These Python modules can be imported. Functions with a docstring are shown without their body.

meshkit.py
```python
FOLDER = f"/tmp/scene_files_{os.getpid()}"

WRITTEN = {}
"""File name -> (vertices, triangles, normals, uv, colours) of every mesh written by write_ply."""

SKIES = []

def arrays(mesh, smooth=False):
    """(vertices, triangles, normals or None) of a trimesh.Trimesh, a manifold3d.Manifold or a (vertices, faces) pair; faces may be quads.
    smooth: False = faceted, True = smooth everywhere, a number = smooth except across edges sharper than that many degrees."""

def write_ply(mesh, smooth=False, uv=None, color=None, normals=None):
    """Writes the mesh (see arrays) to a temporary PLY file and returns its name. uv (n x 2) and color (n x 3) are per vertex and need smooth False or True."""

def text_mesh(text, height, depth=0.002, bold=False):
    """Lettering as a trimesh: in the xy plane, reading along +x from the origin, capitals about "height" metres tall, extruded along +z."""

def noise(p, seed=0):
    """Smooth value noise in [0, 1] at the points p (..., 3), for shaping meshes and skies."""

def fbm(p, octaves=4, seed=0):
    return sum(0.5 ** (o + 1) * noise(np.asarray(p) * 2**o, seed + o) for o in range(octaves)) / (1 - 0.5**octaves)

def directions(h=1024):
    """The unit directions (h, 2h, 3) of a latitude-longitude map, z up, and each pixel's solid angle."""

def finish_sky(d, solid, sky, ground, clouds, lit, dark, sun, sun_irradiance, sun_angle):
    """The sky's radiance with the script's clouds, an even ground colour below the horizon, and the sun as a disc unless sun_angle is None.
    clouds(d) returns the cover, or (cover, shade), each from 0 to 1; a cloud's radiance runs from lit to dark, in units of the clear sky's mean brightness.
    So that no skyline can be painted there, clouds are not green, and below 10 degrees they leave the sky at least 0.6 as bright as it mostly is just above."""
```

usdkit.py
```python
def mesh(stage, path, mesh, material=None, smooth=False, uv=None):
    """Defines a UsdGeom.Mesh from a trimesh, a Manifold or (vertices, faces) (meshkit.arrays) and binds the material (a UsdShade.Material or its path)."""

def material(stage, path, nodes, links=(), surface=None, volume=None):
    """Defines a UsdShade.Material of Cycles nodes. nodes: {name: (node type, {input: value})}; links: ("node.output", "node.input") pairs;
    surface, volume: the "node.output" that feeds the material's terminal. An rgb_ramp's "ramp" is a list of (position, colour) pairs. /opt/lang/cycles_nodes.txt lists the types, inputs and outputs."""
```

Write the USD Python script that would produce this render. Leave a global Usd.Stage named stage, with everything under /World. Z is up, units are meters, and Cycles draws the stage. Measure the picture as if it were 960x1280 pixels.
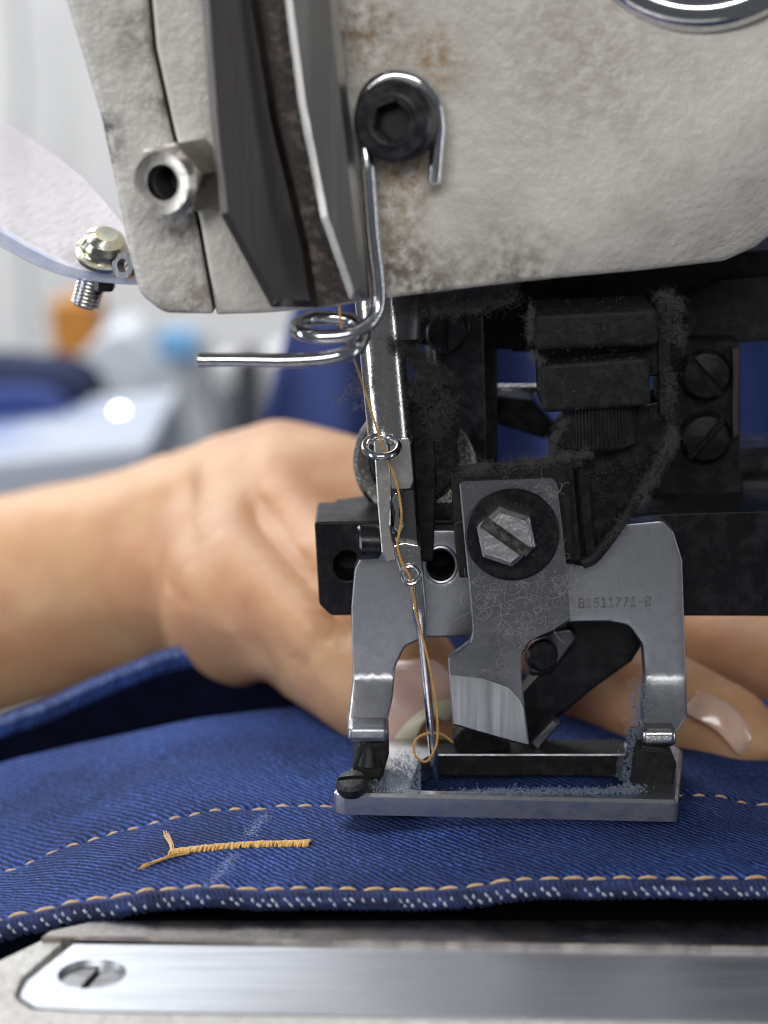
import math, random
import numpy as np, trimesh, shapely, manifold3d as m3
import usdkit, meshkit
from shapely.geometry import Polygon, Point
from scipy.interpolate import PchipInterpolator
from scipy.spatial import Delaunay
from pxr import Usd, UsdGeom, UsdLux, UsdShade, Gf, Sdf, Vt

# ------------------------------------------------------------------ camera, light, exposure
stage = Usd.Stage.CreateInMemory()
UsdGeom.SetStageUpAxis(stage, 'Z'); UsdGeom.SetStageMetersPerUnit(stage, 1.0)
UsdGeom.Xform.Define(stage, '/World'); stage.SetDefaultPrim(stage.GetPrimAtPath('/World'))
PITCH, DIST, FPX = math.radians(13.0), 215.0, 2700.0           # mm and photograph pixels
EXPOSURE = 0.25
CAM = np.array([0, -DIST * math.cos(PITCH), DIST * math.sin(PITCH)])
FWD = np.array([0, math.cos(PITCH), -math.sin(PITCH)]); UPV = np.array([0, math.sin(PITCH), math.cos(PITCH)])
cam = UsdGeom.Camera.Define(stage, '/World/camera')
cam.AddTranslateOp().Set(Gf.Vec3d(*(CAM * .001))); cam.AddRotateXOp().Set(90 - math.degrees(PITCH))
cam.CreateHorizontalApertureAttr(24.0); cam.CreateFocalLengthAttr(24.0 * FPX / 960)
cam.CreateFStopAttr(24.0 * FPX / 960 / 4.0); cam.CreateFocusDistanceAttr(.213)
cam.CreateClippingRangeAttr(Gf.Vec2f(.01, 50)); cam.CreateExposureAttr(EXPOSURE)

usdkit.material(stage, '/World/Looks/room_air', {'b': ('background_shader', {'color': (.86, .91, 1.0), 'strength': .09})}, surface='b.background')
dome = UsdLux.DomeLight.Define(stage, '/World/room_light')
UsdShade.MaterialBindingAPI.Apply(dome.GetPrim()).Bind(UsdShade.Material.Get(stage, '/World/Looks/room_air'))

def rect_light(name, pos, target, w, h, power, col=(1, 1, 1)):
    l = UsdLux.RectLight.Define(stage, '/World/' + name)
    l.CreateWidthAttr(w); l.CreateHeightAttr(h); l.CreateIntensityAttr(power); l.CreateColorAttr(Gf.Vec3f(*col))
    p = np.array(pos, float); z = p - np.array(target, float); z /= np.linalg.norm(z)
    x = np.cross([0, 1, 0.01], z); x /= np.linalg.norm(x); y = np.cross(z, x)
    m = Gf.Matrix4d(*x, 0, *y, 0, *z, 0, *p, 1)
    l.AddTransformOp().Set(m)
rect_light('ceiling_tube_lamp', (-.34, .72, .44), (0, 0, -.02), .95, .30, 5.5, (.96, .98, 1))
rect_light('ceiling_tube_lamp_above', (-.42, .05, .75), (0, 0, -.02), .30, .30, 20.0, (1, .99, .97))
rect_light('wall_fill_light', (-.15, .50, .85), (-.15, .90, .10), 1.2, .12, 5.0, (.98, .99, 1))  # unseen light added to brighten the far wall
rect_light('tube_lamp_front', (-.10, -.95, .44), (0, 0, .03), .80, .24, 8.0, (1, .985, .96))
rect_light('added_fill_light_left', (-.80, -.20, .0), (0, 0, 0), .70, .22, 4.5, (.92, .96, 1))  # added fill panel, gives the round metal its bright left stripe
rect_light('added_fill_light_right', (.85, -.25, -.05), (0, 0, 0), .60, .08, 4.0, (.95, .97, 1))  # added fill panel for bright right rims on the metal

# ------------------------------------------------------------------ pixels to places
def P(px, py, y):
    px, py, y = np.broadcast_arrays(np.asarray(px, float), np.asarray(py, float), np.asarray(y, float))
    d = FWD + (px[..., None] - 480) / FPX * np.array([1., 0, 0]) - (py[..., None] - 640) / FPX * UPV
    return CAM + d * ((y - CAM[1]) / d[..., 1])[..., None]
def PZ(px, py, z):
    px, py, z = np.broadcast_arrays(np.asarray(px, float), np.asarray(py, float), np.asarray(z, float))
    d = FWD + (px[..., None] - 480) / FPX * np.array([1., 0, 0]) - (py[..., None] - 640) / FPX * UPV
    return CAM + d * ((z - CAM[2]) / d[..., 2])[..., None]
def mmpx(y): return FPX / ((y - CAM[1]) * math.cos(PITCH) + 20)      # about how many pixels a millimetre has at y

# ------------------------------------------------------------------ scene helpers
used = {}
def numbered(parent, name):
    k = (parent, name); n = used.get(k, -1) + 1; used[k] = n
    return f'{parent}/{name}' if n == 0 else f'{parent}/{name}_{n:03d}'
origin = {}
def tag(p, label=None, cat=None, group=None, kind=None):
    p = p.GetPrim() if hasattr(p, 'GetPrim') else p
    for k, v in (('label', label), ('category', cat), ('group', group), ('kind', kind)):
        if v: p.SetCustomDataByKey(k, v)
    return p
def thing(name, loc, label, cat, group=None, kind=None):
    path = numbered('/World', name)
    x = UsdGeom.Xform.Define(stage, path); x.AddTranslateOp().Set(Gf.Vec3d(*(np.array(loc, float) * .001)))
    origin[path] = np.array(loc, float)
    return tag(x, label, cat, group, kind)
def root_of(path):
    return '/'.join(path.split('/')[:3])
def obj(name, mesh, mat, parent=None, smooth=35, label=None, cat=None, group=None, kind=None):
    par = parent.GetPath().pathString if parent is not None else '/World'
    path = numbered(par, name)
    v, f, n = meshkit.arrays(mesh, smooth)
    if parent is None:
        lo, hi = v.min(0), v.max(0)
        o = np.array([(lo[0] + hi[0]) / 2, (lo[1] + hi[1]) / 2, lo[2]]); origin[path] = o
    else:
        o = origin[root_of(path)]
    mm = usdkit.mesh(stage, path, ((v - o) * .001, f), mat)
    if n is not None:
        mm.CreateNormalsAttr(Vt.Vec3fArray.FromNumpy(n.astype(np.float32))); mm.SetNormalsInterpolation('vertex')
    if parent is None:
        mm.AddTranslateOp().Set(Gf.Vec3d(*(o * .001)))
    return tag(mm, label, cat, group, kind)
def curves(name, lines, width, mat, parent=None, label=None, cat=None, group=None, kind=None):
    par = parent.GetPath().pathString if parent is not None else '/World'
    path = numbered(par, name)
    o = origin[root_of(path)] if parent is not None else np.zeros(3)
    c = UsdGeom.BasisCurves.Define(stage, path)
    c.CreateTypeAttr('linear')
    c.CreateCurveVertexCountsAttr(Vt.IntArray([len(l) for l in lines]))
    pts = np.concatenate(lines)
    c.CreatePointsAttr(Vt.Vec3fArray.FromNumpy(((pts - o) * .001).astype(np.float32)))
    w = np.concatenate([np.full(len(l), width * .001 * (width_var[i % len(width_var)])) for i, l in enumerate(lines)])
    c.CreateWidthsAttr(Vt.FloatArray.FromNumpy(w.astype(np.float32))); c.SetWidthsInterpolation('vertex')
    UsdShade.MaterialBindingAPI.Apply(c.GetPrim()).Bind(mat)
    return tag(c, label, cat, group, kind)
width_var = np.random.default_rng(3).uniform(.6, 1.5, 97)

# ------------------------------------------------------------------ shapes (millimetres)
def cat(*ms):
    ms = [trimesh.Trimesh(*meshkit.arrays(m)[:2], process=False) for m in ms]
    return trimesh.util.concatenate(ms)
def man(mesh):
    mesh = mesh.copy(); mesh.merge_vertices(digits_vertex=6)
    return m3.Manifold(m3.Mesh(np.asarray(mesh.vertices, np.float32), np.asarray(mesh.faces, np.uint32)))
def tm(man_):
    k = man_.to_mesh(); return trimesh.Trimesh(k.vert_properties[:, :3], k.tri_verts, process=False)
def fillet(pts, r, n=5):
    """rounds the corners of a closed polygon; r is one radius or one per corner"""
    pts = np.asarray(pts, float); k = len(pts); rs = np.broadcast_to(np.asarray(r, float), k); out = []
    for i in range(k):
        a, b, c = pts[i - 1], pts[i], pts[(i + 1) % k]
        u, v = a - b, c - b; lu, lv = np.linalg.norm(u), np.linalg.norm(v)
        if rs[i] <= 0: out.append(b); continue
        ang = math.acos(np.clip(u @ v / lu / lv, -1, 1)); t = min(rs[i] / max(math.tan(ang / 2), 1e-3), .48 * lu, .48 * lv)
        p0, p1 = b + u / lu * t, b + v / lv * t
        for s in np.linspace(0, 1, n): out.append((1 - s) ** 2 * p0 + 2 * s * (1 - s) * b + s * s * p1)
    return np.array(out)
def spline(pts, n, closed=False):
    """Catmull-Rom through the points"""
    p = np.asarray(pts, float); k = len(p)
    q = np.vstack([p[-1], p, p[:2]]) if closed else np.vstack([2 * p[0] - p[1], p, 2 * p[-1] - p[-2]])
    segs = k if closed else k - 1; out = []
    for t in np.linspace(0, segs, n, endpoint=not closed):
        i = min(int(t), segs - 1); s = t - i; a, b, c, d = q[i], q[i + 1], q[i + 2], q[i + 3]
        out.append(.5 * (2 * b + (c - a) * s + (2 * a - 5 * b + 4 * c - d) * s * s + (3 * b - a - 3 * c + d) * s ** 3))
    return np.array(out)
def dense(p, step):
    out = []
    for i in range(len(p)):
        a, b = p[i], p[(i + 1) % len(p)]; n = max(1, int(math.ceil(np.linalg.norm(b - a) / step)))
        out += [a + (b - a) * t / n for t in range(n)]
    return np.array(out)
def area2(p): x, y = p.T; return (x * np.roll(y, -1) - np.roll(x, -1) * y).sum()
def clean(p):
    p = np.asarray(p, float); keep = np.linalg.norm(p - np.roll(p, 1, 0), axis=1) > 1e-3
    return p[keep]
def inset(p, d):
    e = np.roll(p, -1, 0) - p; e /= np.linalg.norm(e, axis=1)[:, None]
    nrm = np.stack([-e[:, 1], e[:, 0]], 1); prev = np.roll(nrm, 1, 0)
    b = nrm + prev; l2 = (b * b).sum(1); b = np.where(l2[:, None] < .3, nrm, b); l2 = np.where(l2 < .3, 2, l2)
    return p + b / (l2 / 2)[:, None] * d
def slab(pts, y, thick, c=2.0, seg=1, holes=(), ref=None, yf=None, hole_c=None):
    """A plate traced in photograph pixels whose front lies at depth y (or yf(px, py)), thick mm deep, its front edge chamfered c px."""
    depth = yf or (lambda px, py: np.full(np.shape(px), float(y)))
    rings, specs = [clean(pts)] + [clean(h) for h in holes], []
    for i, r in enumerate(rings):
        r = r * [1, -1]
        if (area2(r) > 0) != (i == 0): r = r[::-1]
        if ref: r = dense(r, ref)
        specs.append(r)
    V, F, cap = [], [], []
    def add(points): V.append(points); return sum(map(len, V)) - len(points)
    steps = [(c * (1 - math.sin(a)), c * (1 - math.cos(a))) for a in np.linspace(0, math.pi / 2, seg + 1)] if c > 0 else [(0, 0)]
    backs = []
    for i, r in enumerate(specs):
        n = len(r); starts = []
        for ins, back in (steps if (i == 0 or hole_c is None) else [(hole_c, 0), (0, hole_c)]):
            q = inset(r, ins) if ins > 0 else r
            px, py = q[:, 0], -q[:, 1]; yy = depth(px, py) + back / 12.5
            starts.append(add(P(px, py, yy)))
            if ins == (steps[0][0] if (i == 0 or hole_c is None) else hole_c) and len(starts) == 1: cap.append((q, starts[0]))
        last = V[-1].copy(); last[:, 1] = depth(r[:, 0], -r[:, 1]) + thick; starts.append(add(last)); backs.append(starts[-1])
        for a, b in zip(starts, starts[1:]):
            k = np.arange(n); k2 = (k + 1) % n
            F.append(np.stack([a + k, b + k, b + k2], 1)); F.append(np.stack([a + k, b + k2, a + k2], 1))
    ring2 = np.vstack([q for q, _ in cap]); index = np.concatenate([s + np.arange(len(q)) for q, s in cap])
    poly = Polygon(cap[0][0], [q for q, _ in cap[1:]])
    def fill(poly, ring2):
        if ref:
            x0, y0, x1, y1 = poly.bounds
            gx, gy = np.meshgrid(np.arange(x0, x1, ref), np.arange(y0, y1, ref)); g = np.stack([gx.ravel(), gy.ravel()], 1)
            small = poly.buffer(-ref * .5)
            g = g[shapely.contains_xy(small, g[:, 0], g[:, 1])] if not small.is_empty else g[:0]
            pts2 = np.vstack([ring2, g]); t = Delaunay(pts2).simplices; ctr = pts2[t].mean(1)
            t = t[shapely.contains_xy(poly, ctr[:, 0], ctr[:, 1])]
        else:
            import mapbox_earcut
            ends = np.cumsum([len(q) for q, _ in cap]).astype(np.uint32)
            t = mapbox_earcut.triangulate_float64(ring2, ends).reshape(-1, 3).astype(int); g = np.zeros((0, 2)); pts2 = ring2
        a = pts2[t]; s = (a[:, 1, 0] - a[:, 0, 0]) * (a[:, 2, 1] - a[:, 0, 1]) - (a[:, 1, 1] - a[:, 0, 1]) * (a[:, 2, 0] - a[:, 0, 0])
        t = t[abs(s) > 1e-9]; s = s[abs(s) > 1e-9]; t[s < 0] = t[s < 0][:, ::-1]
        return t, g
    t, g = fill(poly, ring2)
    if len(g):
        base = add(P(g[:, 0], -g[:, 1], depth(g[:, 0], -g[:, 1]))); index = np.concatenate([index, base + np.arange(len(g))])
    F.append(index[t])
    vb = np.vstack(V); bi = np.concatenate([b + np.arange(len(r)) for b, r in zip(backs, specs)])
    if not ref: F.append(bi[t][:, ::-1])
    m = trimesh.Trimesh(vb, np.vstack(F), process=False)
    return m
def frame_of(axis):
    a = np.asarray(axis, float); a = a / np.linalg.norm(a)
    u = np.cross([0, 0, 1.], a) if abs(a[2]) < .95 else np.cross([1., 0, 0], a); u /= np.linalg.norm(u)
    return u, np.cross(a, u), a
def lathe(profile, base, axis, n=48, sides=None):
    """profile: (radius, height) pairs along the axis, turned round it"""
    u, v, a = frame_of(axis); prof = np.asarray(profile, float); th = np.linspace(0, 2 * math.pi, n, endpoint=False)
    V = np.concatenate([np.asarray(base) + r * (np.cos(th)[:, None] * u + np.sin(th)[:, None] * v) + h * a for r, h in prof])
    F = []; k = np.arange(n); k2 = (k + 1) % n
    for i in range(len(prof) - 1):
        F += [np.stack([i * n + k, i * n + k2, (i + 1) * n + k2], 1), np.stack([i * n + k, (i + 1) * n + k2, (i + 1) * n + k], 1)]
    m = trimesh.Trimesh(V, np.vstack(F), process=True); m.update_faces(m.nondegenerate_faces()); return m
def cyl(base, axis, r, h, c=.15, n=40):
    return lathe([(0, 0), (r - c, 0), (r, c), (r, h - c), (r - c, h), (0, h)], base, axis, n)
def tube(path, r, n=14, caps=True, closed=False):
    p = np.asarray(path, float); k = len(p); rr = np.broadcast_to(np.asarray(r, float), k)
    t = np.gradient(p, axis=0) if not closed else np.roll(p, -1, 0) - np.roll(p, 1, 0); t /= np.linalg.norm(t, axis=1)[:, None]
    u = np.cross(t[0], [0, 0, 1.] if abs(t[0][2]) < .9 else [1., 0, 0]); u /= np.linalg.norm(u)
    th = np.linspace(0, 2 * math.pi, n, endpoint=False); V = []
    for i in range(k):
        u = u - t[i] * (u @ t[i]); u /= np.linalg.norm(u); w = np.cross(t[i], u)
        V.append(p[i] + rr[i] * (np.cos(th)[:, None] * u + np.sin(th)[:, None] * w))
    V = np.concatenate(V); F = []; j = np.arange(n); j2 = (j + 1) % n
    for i in range(k if closed else k - 1):
        a, b = i * n, (i + 1) % k * n
        F += [np.stack([a + j, a + j2, b + j2], 1), np.stack([a + j, b + j2, b + j], 1)]
    if caps and not closed:
        V = np.vstack([V, p[0] - t[0] * rr[0] * .5, p[-1] + t[-1] * rr[-1] * .5]); c0, c1 = len(V) - 2, len(V) - 1
        F += [np.stack([j2, j, np.full(n, c0)], 1), np.stack([(k - 1) * n + j, (k - 1) * n + j2, np.full(n, c1)], 1)]
    return trimesh.Trimesh(V, np.vstack(F), process=False)
def rbox(lo, hi, r=.4, n=8):
    lo, hi = np.array(lo, float), np.array(hi, float); r = min(r, *(hi - lo) * .49)
    s = m3.Manifold.sphere(r, n); parts = []
    for i in np.ndindex(2, 2, 2):
        c = np.where(np.array(i) == 0, lo + r, hi - r); parts.append(s.translate(tuple(c)))
    return tm(m3.Manifold.batch_hull(parts))
def rot(mesh, axis, deg, about=None):
    m = mesh.copy(); about = m.bounds.mean(0) if about is None else about
    m.apply_transform(trimesh.transformations.rotation_matrix(math.radians(deg), axis, about)); return m
def ball(c, r, sub=3, scale=(1, 1, 1)):
    m = trimesh.creation.icosphere(sub, 1.0); m.apply_scale(np.array(scale) * r); m.apply_translation(c); return m
def hexprism(base, axis, r, h, turn=0, c=.2):
    u, v, a = frame_of(axis); th = np.arange(6) * math.pi / 3 + math.radians(turn)
    d = np.cos(th)[:, None] * u + np.sin(th)[:, None] * v
    pts = np.vstack([base + r * d, base + r * d + (h - c) * a, base + (r - c) * d + h * a])
    return trimesh.convex.convex_hull(pts)

# ------------------------------------------------------------------ materials
LK = '/World/Looks/'
def mat(name, color, rough=.4, metal=0., color2=None, cscale=400, cramp=(.4, .65), bump=None, bump2=None, stretch=None, rough2=None, extra=None, spots=None, aniso=0):
    """principled surface; colour mottled to color2 by noise, relief from up to two noises (scale, mm)"""
    N = {'g': ('geometry', {}), 'p': ('principled_bsdf', {'base_color': color, 'roughness': rough, 'metallic': metal, **(extra or {})})}
    L = []; src = 'g.position'
    if stretch:
        N['map'] = ('mapping', {'mapping_type': 'point', 'scale': stretch}); L.append((src, 'map.vector')); src = 'map.vector'
    cur = None
    if color2 is not None:
        N['n1'] = ('noise_texture', {'scale': cscale, 'detail': 5.0, 'roughness': .6}); L.append((src, 'n1.vector'))
        N['r1'] = ('rgb_ramp', {'ramp': [(cramp[0], color), (cramp[1], color2)]}); L += [('n1.fac', 'r1.fac')]; cur = 'r1.color'
        if rough2 is not None:
            N['mr'] = ('map_range', {'from_min': cramp[0], 'from_max': cramp[1], 'to_min': rough, 'to_max': rough2, 'clamp': True}); L += [('n1.fac', 'mr.value'), ('mr.result', 'p.roughness')]
    for i, (pos, rad, col, amount) in enumerate(spots or ()):      # stains with a place of their own
        N[f'd{i}'] = ('vector_math', {'math_type': 'distance', 'vector2': tuple(np.array(pos) * .001)}); L.append(('g.position', f'd{i}.vector1'))
        N[f'm{i}'] = ('map_range', {'from_min': rad * .001, 'from_max': 0.0, 'to_min': 0.0, 'to_max': amount, 'clamp': True}); L.append((f'd{i}.value', f'm{i}.value'))
        N[f'sn{i}'] = ('noise_texture', {'scale': 700.0, 'detail': 5.0, 'roughness': .65}); L.append(('g.position', f'sn{i}.vector'))
        N[f'sr{i}'] = ('map_range', {'from_min': .38, 'from_max': .62, 'to_min': 0.0, 'to_max': 1.5, 'clamp': True}); L.append((f'sn{i}.fac', f'sr{i}.value'))
        N[f'mm{i}'] = ('math', {'math_type': 'multiply', 'use_clamp': True}); L += [(f'm{i}.result', f'mm{i}.value1'), (f'sr{i}.result', f'mm{i}.value2')]
        N[f'mx{i}'] = ('mix', {'mix_type': 'mix', 'color1': color, 'color2': col}); L.append((f'mm{i}.value', f'mx{i}.fac'))
        if cur: L.append((cur, f'mx{i}.color1'))
        cur = f'mx{i}.color'
    if cur: L.append((cur, 'p.base_color'))
    prev = None
    for i, b in enumerate((bump, bump2)):
        if not b: continue
        N[f'b{i}'] = ('noise_texture', {'scale': b[0], 'detail': b[2] if len(b) > 2 else 3.0, 'roughness': .55}); L.append((src, f'b{i}.vector'))
        N[f'bb{i}'] = ('bump', {'strength': 1.0, 'distance': b[1] * .001}); L.append((f'b{i}.fac', f'bb{i}.height'))
        if prev: L.append((prev, f'bb{i}.normal'))
        prev = f'bb{i}.normal'
    if prev: L.append((prev, 'p.normal'))
    if aniso: N['p'][1]['anisotropic'] = aniso
    return usdkit.material(stage, LK + name, N, L, surface='p.BSDF')

rust_at = P(545, 75, -10); rust2 = P(490, 330, -10); rust3 = P(455, 40, -10); chip_at = P(126, 168, -8)
paint = mat('cream_paint', (.67, .64, .59), .40, color2=(.57, .535, .49), cscale=260, bump=(1150, .20, 3), bump2=(4000, .035),
            spots=[(rust_at, 4.2, (.36, .24, .12), .85), (rust2, 6, (.24, .17, .11), .75), (P(488, 260, -10), 4.5, (.30, .22, .14), .7), (rust3, 6, (.27, .20, .13), .9), (P(505, 210, -10), 5, (.26, .18, .10), .9), (P(520, 365, -10), 6, (.16, .13, .11), .9), (P(640, 352, -10), 8, (.22, .19, .16), .7), (P(730, 60, -10), 12, (.44, .38, .36), .7), (P(752, 338, -10), .9, (.03, .03, .03), 2.0)])
cover_paint = mat('cover_paint', (.64, .615, .575), .45, color2=(.55, .525, .49), cscale=300, bump=(1000, .26, 2.5), bump2=(3500, .035),
            spots=[(chip_at, 3.2, (.05, .05, .055), 1.6), (P(143, 186, -8), 1.0, (.03, .03, .03), 2.0), (P(132, 190, -8), 3.0, (.16, .15, .14), 1.3), (P(180, 40, -9), 4.5, (.30, .27, .24), .9), (P(210, 130, -9), 3.5, (.20, .18, .16), .9), (P(240, 290, -9), 4, (.22, .2, .18), .9), (P(240, 388, -9), 5, (.25, .20, .18), .9)])
bed_paint = mat('bed_paint', (.52, .51, .49), .5, color2=(.42, .41, .39), cscale=500, bump=(900, .4, 3), bump2=(4000, .05))
steel = mat('satin_steel', (.40, .41, .44), .34, 1, color2=(.30, .31, .34), cscale=900, cramp=(.35, .7), bump=(5200, .016, 3), bump2=(700, .012), rough2=.45)
steel_dark = mat('dark_steel', (.16, .16, .17), .33, 1, color2=(.09, .09, .10), cscale=300, bump=(3000, .03), stretch=(1, 1, .15), rough2=.4)
guide_steel = mat('guide_steel', (.26, .24, .225), .22, 1, color2=(.17, .155, .15), cscale=300, bump=(4000, .012), stretch=(1, 1, .05), rough2=.36)
guide_light = mat('guide_light', (.50, .48, .45), .22, 1, color2=(.38, .365, .35), cscale=300, bump=(4000, .012), stretch=(1, 1, .05), rough2=.34)
chrome = mat('chrome', (.72, .73, .75), .1, 1, color2=(.62, .63, .66), cscale=900, bump=(1500, .01), rough2=.2)
chrome_dirty = mat('worn_chrome', (.70, .69, .67), .16, 1, color2=(.40, .375, .34), cscale=3600, cramp=(.50, .85), bump=(5000, .012, 5), rough2=.5)
blade_steel = mat('knife_steel', (.20, .205, .22), .36, 1, color2=(.14, .145, .16), cscale=250, bump=(3500, .02, 4), rough2=.46)
ground_steel = mat('ground_steel', (.48, .49, .51), .34, 1, color2=(.28, .29, .31), cscale=900, cramp=(.35, .65), bump=(1800, .03, 4), stretch=(1, 1, .06), rough2=.42)
black = mat('black_oxide', (.006, .006, .0075), .36, .0, color2=(.018, .018, .021), cscale=700, cramp=(.45, .75), bump=(2500, .03, 4), rough2=.6, extra={'specular_ior_level': .2})
black_dusty = mat('dusty_black', (.010, .010, .011), .5, 0, color2=(.030, .029, .029), cscale=900, cramp=(.45, .8), bump=(2200, .06, 5), rough2=.8, extra={'specular_ior_level': .16})
black_gloss = mat('black_gloss', (.006, .006, .009), .22, 0, color2=(.02, .02, .024), cscale=600, bump=(2000, .02), rough2=.35)
void = mat('bore_dark', (.01, .01, .01), .6)
plate_steel = mat('plate_steel', (.48, .50, .54), .40, 1, color2=(.39, .405, .44), cscale=1500, cramp=(.42, .8), bump=(900, .02, 6), bump2=(120, .05), stretch=(.05, 1, 1), rough2=.55)
zinc = mat('yellow_zinc', (.60, .57, .42), .22, 1, color2=(.50, .52, .50), cscale=600, bump=(1500, .04))
skin = mat('skin', (.51, .305, .165), .5, color2=(.44, .21, .115), cscale=75, cramp=(.36, .74), bump=(1100, .10, 4), bump2=(300, .14, 3),
           extra={'subsurface_weight': .25, 'subsurface_radius': (1.0, .35, .2), 'subsurface_scale': .002, 'specular_ior_level': .35})
nail = mat('nail', (.66, .42, .36), .22, color2=(.62, .37, .31), cscale=300, extra={'subsurface_weight': .2, 'subsurface_radius': (1, .4, .3), 'subsurface_scale': .001, 'coat_weight': .3})
nail_edge = mat('nail_edge', (.70, .66, .50), .35)
gold_thread = mat('gold_thread', (.60, .35, .085), .55, color2=(.44, .22, .04), cscale=2600, bump=(5000, .05), extra={'sheen_weight': .3})
tan_thread = mat('tan_thread', (.62, .42, .22), .6, color2=(.48, .30, .14), cscale=2600, bump=(5000, .05), extra={'sheen_weight': .3})
white_thread = mat('white_thread', (.62, .66, .74), .7, color2=(.40, .45, .58), cscale=2500)
chalk = mat('chalk', (.30, .36, .56), .9)
lint_black = mat('lint_black', (.008, .008, .0085), .9, extra={'specular_ior_level': .1}, bump=(2500, .25, 4)); lint_grey = mat('lint_grey', (.20, .19, .185), .8); lint_blue = mat('lint_blue', (.30, .38, .52), .85)
lint_white = mat('lint_white', (.42, .41, .40), .85)

def denim_material(name, c_dark, c_mid, c_light, sx=2.0):
    """twill: diagonal ribs with paler weft flecks and uneven dye"""
    N = {'g': ('geometry', {}), 'p': ('principled_bsdf', {'roughness': .85, 'specular_ior_level': .2, 'sheen_weight': .03, 'sheen_roughness': .5, 'sheen_tint': (.4, .55, 1.0)}),
         'warp': ('noise_texture', {'scale': 260.0, 'detail': 2.0}), 'wsub': ('vector_math', {'math_type': 'scale', 'scale': .0006}), 'wadd': ('vector_math', {'math_type': 'add'}),
         'map': ('mapping', {'mapping_type': 'point', 'rotation': (0, 0, math.radians(51)), 'scale': (1, 1, .3)}),
         'wave': ('wave_texture', {'wave_type': 'bands', 'bands_direction': 'y', 'profile': 'sine', 'scale': 480.0 * sx / 2, 'distortion': 4.0, 'detail': 3.0, 'detail_scale': 3.0, 'detail_roughness': .7}),
         'map2': ('mapping', {'mapping_type': 'point', 'rotation': (0, 0, math.radians(51)), 'scale': (.8, 2.0, .6)}),
         'fleck': ('noise_texture', {'scale': 1900.0, 'detail': 3.0, 'roughness': .7}), 'dye': ('noise_texture', {'scale': 70.0, 'detail': 4.0}),
         'mixh': ('mix_float', {'fac': .54}), 'ramp': ('rgb_ramp', {'ramp': [(.24, c_dark), (.48, c_mid), (.74, c_light), (.84, tuple(min(1, 2.2 * c) for c in c_light))]}),
         'dr': ('map_range', {'from_min': .3, 'from_max': .7, 'to_min': .66, 'to_max': 1.30, 'clamp': True}), 'mul': ('vector_math', {'math_type': 'scale'}),
         'bump': ('bump', {'strength': 1.0, 'distance': .0006})}
    L = [('g.position', 'warp.vector'), ('warp.color', 'wsub.vector1'), ('g.position', 'wadd.vector1'), ('wsub.vector', 'wadd.vector2'), ('wadd.vector', 'map.vector'), ('map.vector', 'wave.vector'),
         ('g.position', 'map2.vector'), ('map2.vector', 'fleck.vector'), ('g.position', 'dye.vector'), ('wave.fac', 'mixh.a'), ('fleck.fac', 'mixh.b'), ('mixh.result', 'ramp.fac'), ('dye.fac', 'dr.value'),
         ('ramp.color', 'mul.vector1'), ('dr.result', 'mul.scale'), ('mul.vector', 'p.base_color'), ('mixh.result', 'bump.height'), ('bump.normal', 'p.normal')]
    return usdkit.material(stage, LK + name, N, L, surface='p.BSDF')
denim = denim_material('denim', (.003, .006, .036), (.014, .034, .160), (.046, .100, .35))
denim_dark = denim_material('denim_inside', (.006, .009, .03), (.012, .02, .075), (.03, .05, .14))
denim_far = mat('denim_far', (.036, .066, .24), .85, color2=(.024, .046, .18), cscale=60)

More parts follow.
